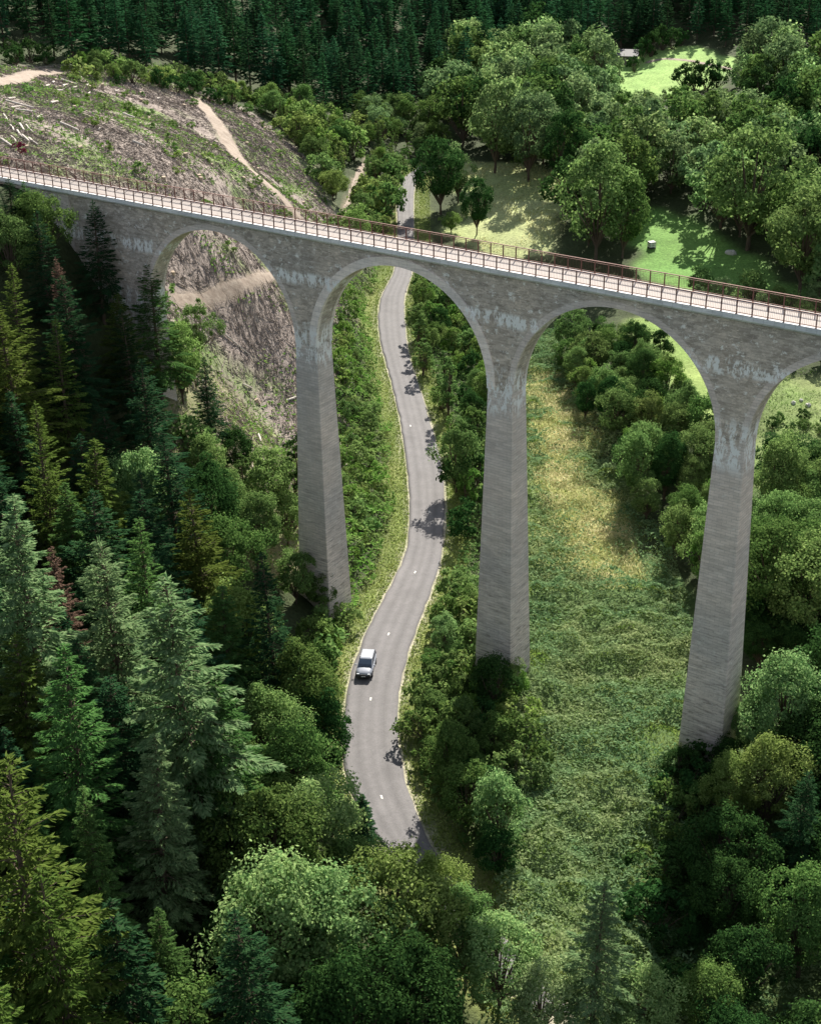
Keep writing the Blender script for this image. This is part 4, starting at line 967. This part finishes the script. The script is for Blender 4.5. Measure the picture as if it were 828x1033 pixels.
mb = MB(); mb.tube([(0, 0, -.2), (0, 0, .1), (.02, 0, .42)], [.34, .27, .24], 9); stump_me = mb.mesh('stump', STUMP)
while k < 70:
    x, y = g.uniform(x0, x1_), g.uniform(y0, y1_)
    if not inside(poly, np.array([x]), np.array([y]))[0] or float(track_dist(np.array([x]), np.array([y]))[0]) < 1: continue
    px, py = proj((x, y, h1(x, y)))
    if not (0 < px < 340 and 60 < py < 470): continue
    o = bpy.data.objects.new('stump', stump_me); link(o); o.location = (x, y, h1(x, y)); o.rotation_euler = (g.normal()*.1, g.normal()*.1, g.uniform(0, 6)); o.scale = (g.uniform(.7, 1.3),)*3
    tag(o, 'cut tree stump left among the brash'+where('felled slope', x, y), 'stump', 'stumps on the felled slope'); k += 1
print('cover done')
# ------------------------------------------------------------------ small things beyond the bridge
WHITEP = plain('white_plastic', (.72, .72, .70), .5, var=.06); DARKM = plain('dark_metal', (.05, .05, .055), .6); STONE = plain('pale_stone', (.50, .48, .44), .9, var=.2, scale=2)
p = gp(657, 250); t = empty('water_tank', (p[0], p[1], h1(p[0], p[1])), .3)
tag(t, 'small white water tank in a dark cage standing on the mown clearing', 'tank')
mb = MB(); mb.box((0, 0, .68), (1.1, .95, .95)); mb.tube([(0, 0, 1.13), (0, 0, 1.22)], .14, 12); mb.build('tank_body', WHITEP, t, bevel=.06)
mb = MB()
for xx in (-.58, 0, .58):
    for yy in (-.5, .5): mb.box((xx, yy, .62), (.035, .035, 1.2))
for zz in (.25, .6, .95, 1.2):
    for yy in (-.5, .5): mb.box((0, yy*1.05, zz), (1.2, .03, .03))
    for xx in (-.6, .6): mb.box((xx*1.01, 0, zz), (.03, 1.0, .03))
mb.build('cage', DARKM, t); mb = MB(); mb.box((0, 0, .10), (1.2, 1.05, .14)); mb.build('pallet', DARKM, t)
p = gp(737, 258); g = np.random.default_rng(3)
import bmesh
def rock(name, p, r, label, cat, group=None, mat=STONE, sc=(1, 1, 1)):
    bm = bmesh.new(); bmesh.ops.create_icosphere(bm, subdivisions=3, radius=r)
    for v in bm.verts:
        n = v.co.normalized(); v.co *= .8+.5*float(vnoise(n.x*2+p[0], n.y*2+n.z*1.7, .7, 4)); v.co.x *= sc[0]; v.co.y *= sc[1]; v.co.z *= sc[2]
    me = bpy.data.meshes.new(name); bm.to_mesh(me); bm.free(); me.materials.append(mat); o = bpy.data.objects.new(name, me); link(o); o.location = (p[0], p[1], h1(p[0], p[1])+r*.25*sc[2]); tag(o, label, cat, group); return o
rock('boulder', p, .7, 'pale boulder lying in the shaded side of the mown clearing', 'boulder', sc=(1.3, 1, .8))
for px, py, r in ((800, 407, .3), (815, 411, .35), (808, 404, .25)):
    rock('stone', gp(px, py), r, 'small pale stone on the grass right of the right pier', 'stone', 'pale stones right of the right pier')
x, y = gp(20, 158)[:2]
plant('shrub', x, y, 1.3, 'redbush', 'dark red shrub behind the far railing at the left end of the deck', 'bush', 'shrub')
# small shed by the far field
SLATE = plain('grey_roof_sheet', (.07, .07, .075), .7, var=.15, scale=1); WALLM = plain('shed_wall_stone', (.22, .19, .16), .9, var=.3, scale=2)
p = gp(630, 64); t = empty('shed', (p[0], p[1], h1(p[0], p[1])-.1), -.25); tag(t, 'low stone shed with a grey roof beside the small bright field', 'shed')
mb = MB(); mb.box((0, 0, 1.2), (6.0, 3.6, 2.4)); mb.build('wall', WALLM, t)
mb = MB(); V = [(-3.4, -2.2, 2.3), (3.4, -2.2, 2.3), (3.4, 2.2, 3.3), (-3.4, 2.2, 3.3)]; mb.add(V + [(a, b, c+.14) for a, b, c in V], [(0, 3, 2, 1), (4, 5, 6, 7), (0, 1, 5, 4), (1, 2, 6, 5), (2, 3, 7, 6), (3, 0, 4, 7)]); mb.build('roof', SLATE, t)
mb = MB(); mb.box((1.2, -1.82, 1.0), (1.0, .06, 2.0)); mb.build('door', DARKM, t)
# ------------------------------------------------------------------ car
PAINT = plain('white_car_paint', (.27, .29, .34), .35, var=.02, coat=.6); BLACKP = plain('black_trim_and_shade', (.02, .02, .024), .5); TYRE = plain('tyre_rubber', (.02, .02, .02), .9); RIM = plain('rim_alloy', (.45, .45, .47), .35, .9)
GL, nt, b = nmat('tinted_glass'); tc = N(nt, 'ShaderNodeTexCoord'); nt.links.new(ramp(nt, noise(nt, tc.outputs['Object'], 1.5), [(.3, (.012, .022, .04)), (.7, (.02, .035, .06))]), b.inputs['Base Color']); b.inputs['Roughness'].default_value = .08; b.inputs['Specular IOR Level'].default_value = .8
LAMP = plain('headlight_glass', (.65, .68, .72), .1, var=.05); REDL = plain('tail_light_plastic', (.35, .02, .02), .3); PLATE = plain('number_plate', (.7, .7, .68), .5)
cp = on_road(369.5, 676); kk = ((RC[:, :2]-cp[:2])**2).sum(1).argmin(); tt = RC[kk+2]-RC[kk-2]
ang = math.atan2(tt[1], tt[0])
car = empty('car', (cp[0], cp[1], RC[kk, 2]+.07), ang, .94)
tag(car, 'silver white compact car with black roof rails driving towards the viewer on the valley road', 'car')
# local frame: +x forward. stations: x, half width, z sill, z belt
ST = [(-2.08, .70, .38, .82), (-1.98, .80, .28, .92), (-1.6, .86, .24, .97), (-.9, .88, .22, .96), (0, .885, .22, .93), (.75, .88, .22, .92), (1.15, .87, .24, .90), (1.6, .83, .26, .82), (1.92, .76, .30, .72), (2.06, .62, .36, .60)]
V = []; Fc = []
for x, w, z0, z1 in ST:
    h = z1-z0
    V += [(x, -w*.86, z0), (x, -w, z0+h*.25), (x, -w*1.0, z0+h*.65), (x, -w*.93, z1), (x, -w*.5, z1+.035), (x, 0, z1+.05), (x, w*.5, z1+.035), (x, w*.93, z1), (x, w, z0+h*.65), (x, w, z0+h*.25), (x, w*.86, z0)]
n = 11
for i in range(len(ST)-1):
    for q in range(n): Fc.append((i*n+q, i*n+(q+1) % n, (i+1)*n+(q+1) % n, (i+1)*n+q))
Fc.append(tuple(range(n))[::-1]); Fc.append(tuple((len(ST)-1)*n+q for q in range(n)))
mb = MB(); mb.add(V, Fc); body = mb.build('body', PAINT, car, smooth=True)
def loft(rings, close=True):
    mb = MB(); n = len(rings[0]); V = [p for r in rings for p in r]; Fc = []
    for i in range(len(rings)-1):
        for q in range(n): Fc.append((i*n+q, i*n+(q+1) % n, (i+1)*n+(q+1) % n, (i+1)*n+q))
    Fc.append(tuple(range(n))[::-1]); Fc.append(tuple((len(rings)-1)*n+q for q in range(n))); mb.add(V, Fc); return mb
def rect(xr, xf, w, z): return [(xr, -w*.9, z), (xr, w*.9, z), (xr+.1, w, z), (xf-.15, w, z), (xf, w*.88, z), (xf, -w*.88, z), (xf-.15, -w, z), (xr+.1, -w, z)]
loft([rect(-1.95, 1.15, .80, .93), rect(-1.86, .78, .75, 1.15), rect(-1.72, .20, .67, 1.40)]).build('cabin_glass', GL, car, smooth=False)
loft([rect(-1.74, .20, .675, 1.395), rect(-1.70, .12, .66, 1.45), rect(-1.5, -.08, .55, 1.50)]).build('roof', PAINT, car, smooth=False, bevel=.015)
for sg in (-1, 1):
    mb = MB(); mb.tube([(1.16, sg*.77, .93), (.22, sg*.655, 1.41)], .035, 5); mb.tube([(-1.93, sg*.76, .93), (-1.72, sg*.65, 1.41)], .06, 5); mb.tube([(-.35, sg*.80, .93), (-.38, sg*.675, 1.41)], .03, 5); mb.build('pillar', PAINT, car)
    mb = MB(); mb.tube([(-1.5, sg*.60, 1.53), (.0, sg*.60, 1.53)], .022, 6); mb.build('roof_rail', BLACKP, car)
    mb = MB(); mb.box((.72, sg*.97, 1.0), (.12, .20, .14)); mb.build('mirror', PAINT, car, bevel=.03)
    mb = MB(); mb.box((1.93, sg*.56, .66), (.22, .28, .13)); mb.build('headlight', LAMP, car, bevel=.03)
    mb = MB(); mb.box((-2.0, sg*.66, .80), (.14, .2, .24)); mb.build('tail_light', REDL, car, bevel=.02)
    for wx_ in (-1.27, 1.27):
        w_ = empty('wheel', (wx_, sg*.80, .31)); w_.parent = car
        mb = MB(); mb.tube([(0, -.10, 0), (0, -.08, 0), (0, .08, 0), (0, .10, 0)], [.27, .31, .31, .27], 20); mb.build('tyre', TYRE, w_, smooth=False)
        mb = MB(); mb.tube([(0, -.108, 0), (0, .108, 0)], .19, 16); mb.build('rim', RIM, w_)
mb = MB(); mb.box((2.02, 0, .45), (.16, 1.48, .34)); mb.build('shade_dark_bumper', BLACKP, car, bevel=.04)  # black and enlarged to stand in for shade on the car's front
mb = MB(); mb.box((2.05, 0, .62), (.06, .55, .09)); mb.build('grille', BLACKP, car, bevel=.01)
mb = MB(); mb.box((2.10, 0, .46), (.02, .46, .10)); mb.build('number_plate', PLATE, car)
mb = MB(); mb.tube([(1.08, -.45, .975), (.95, .05, 1.05)], .015, 4); mb.tube([(1.08, .1, .985), (.93, .58, 1.05)], .015, 4); mb.build('wiper', BLACKP, car)
print('objects', len(bpy.data.objects))
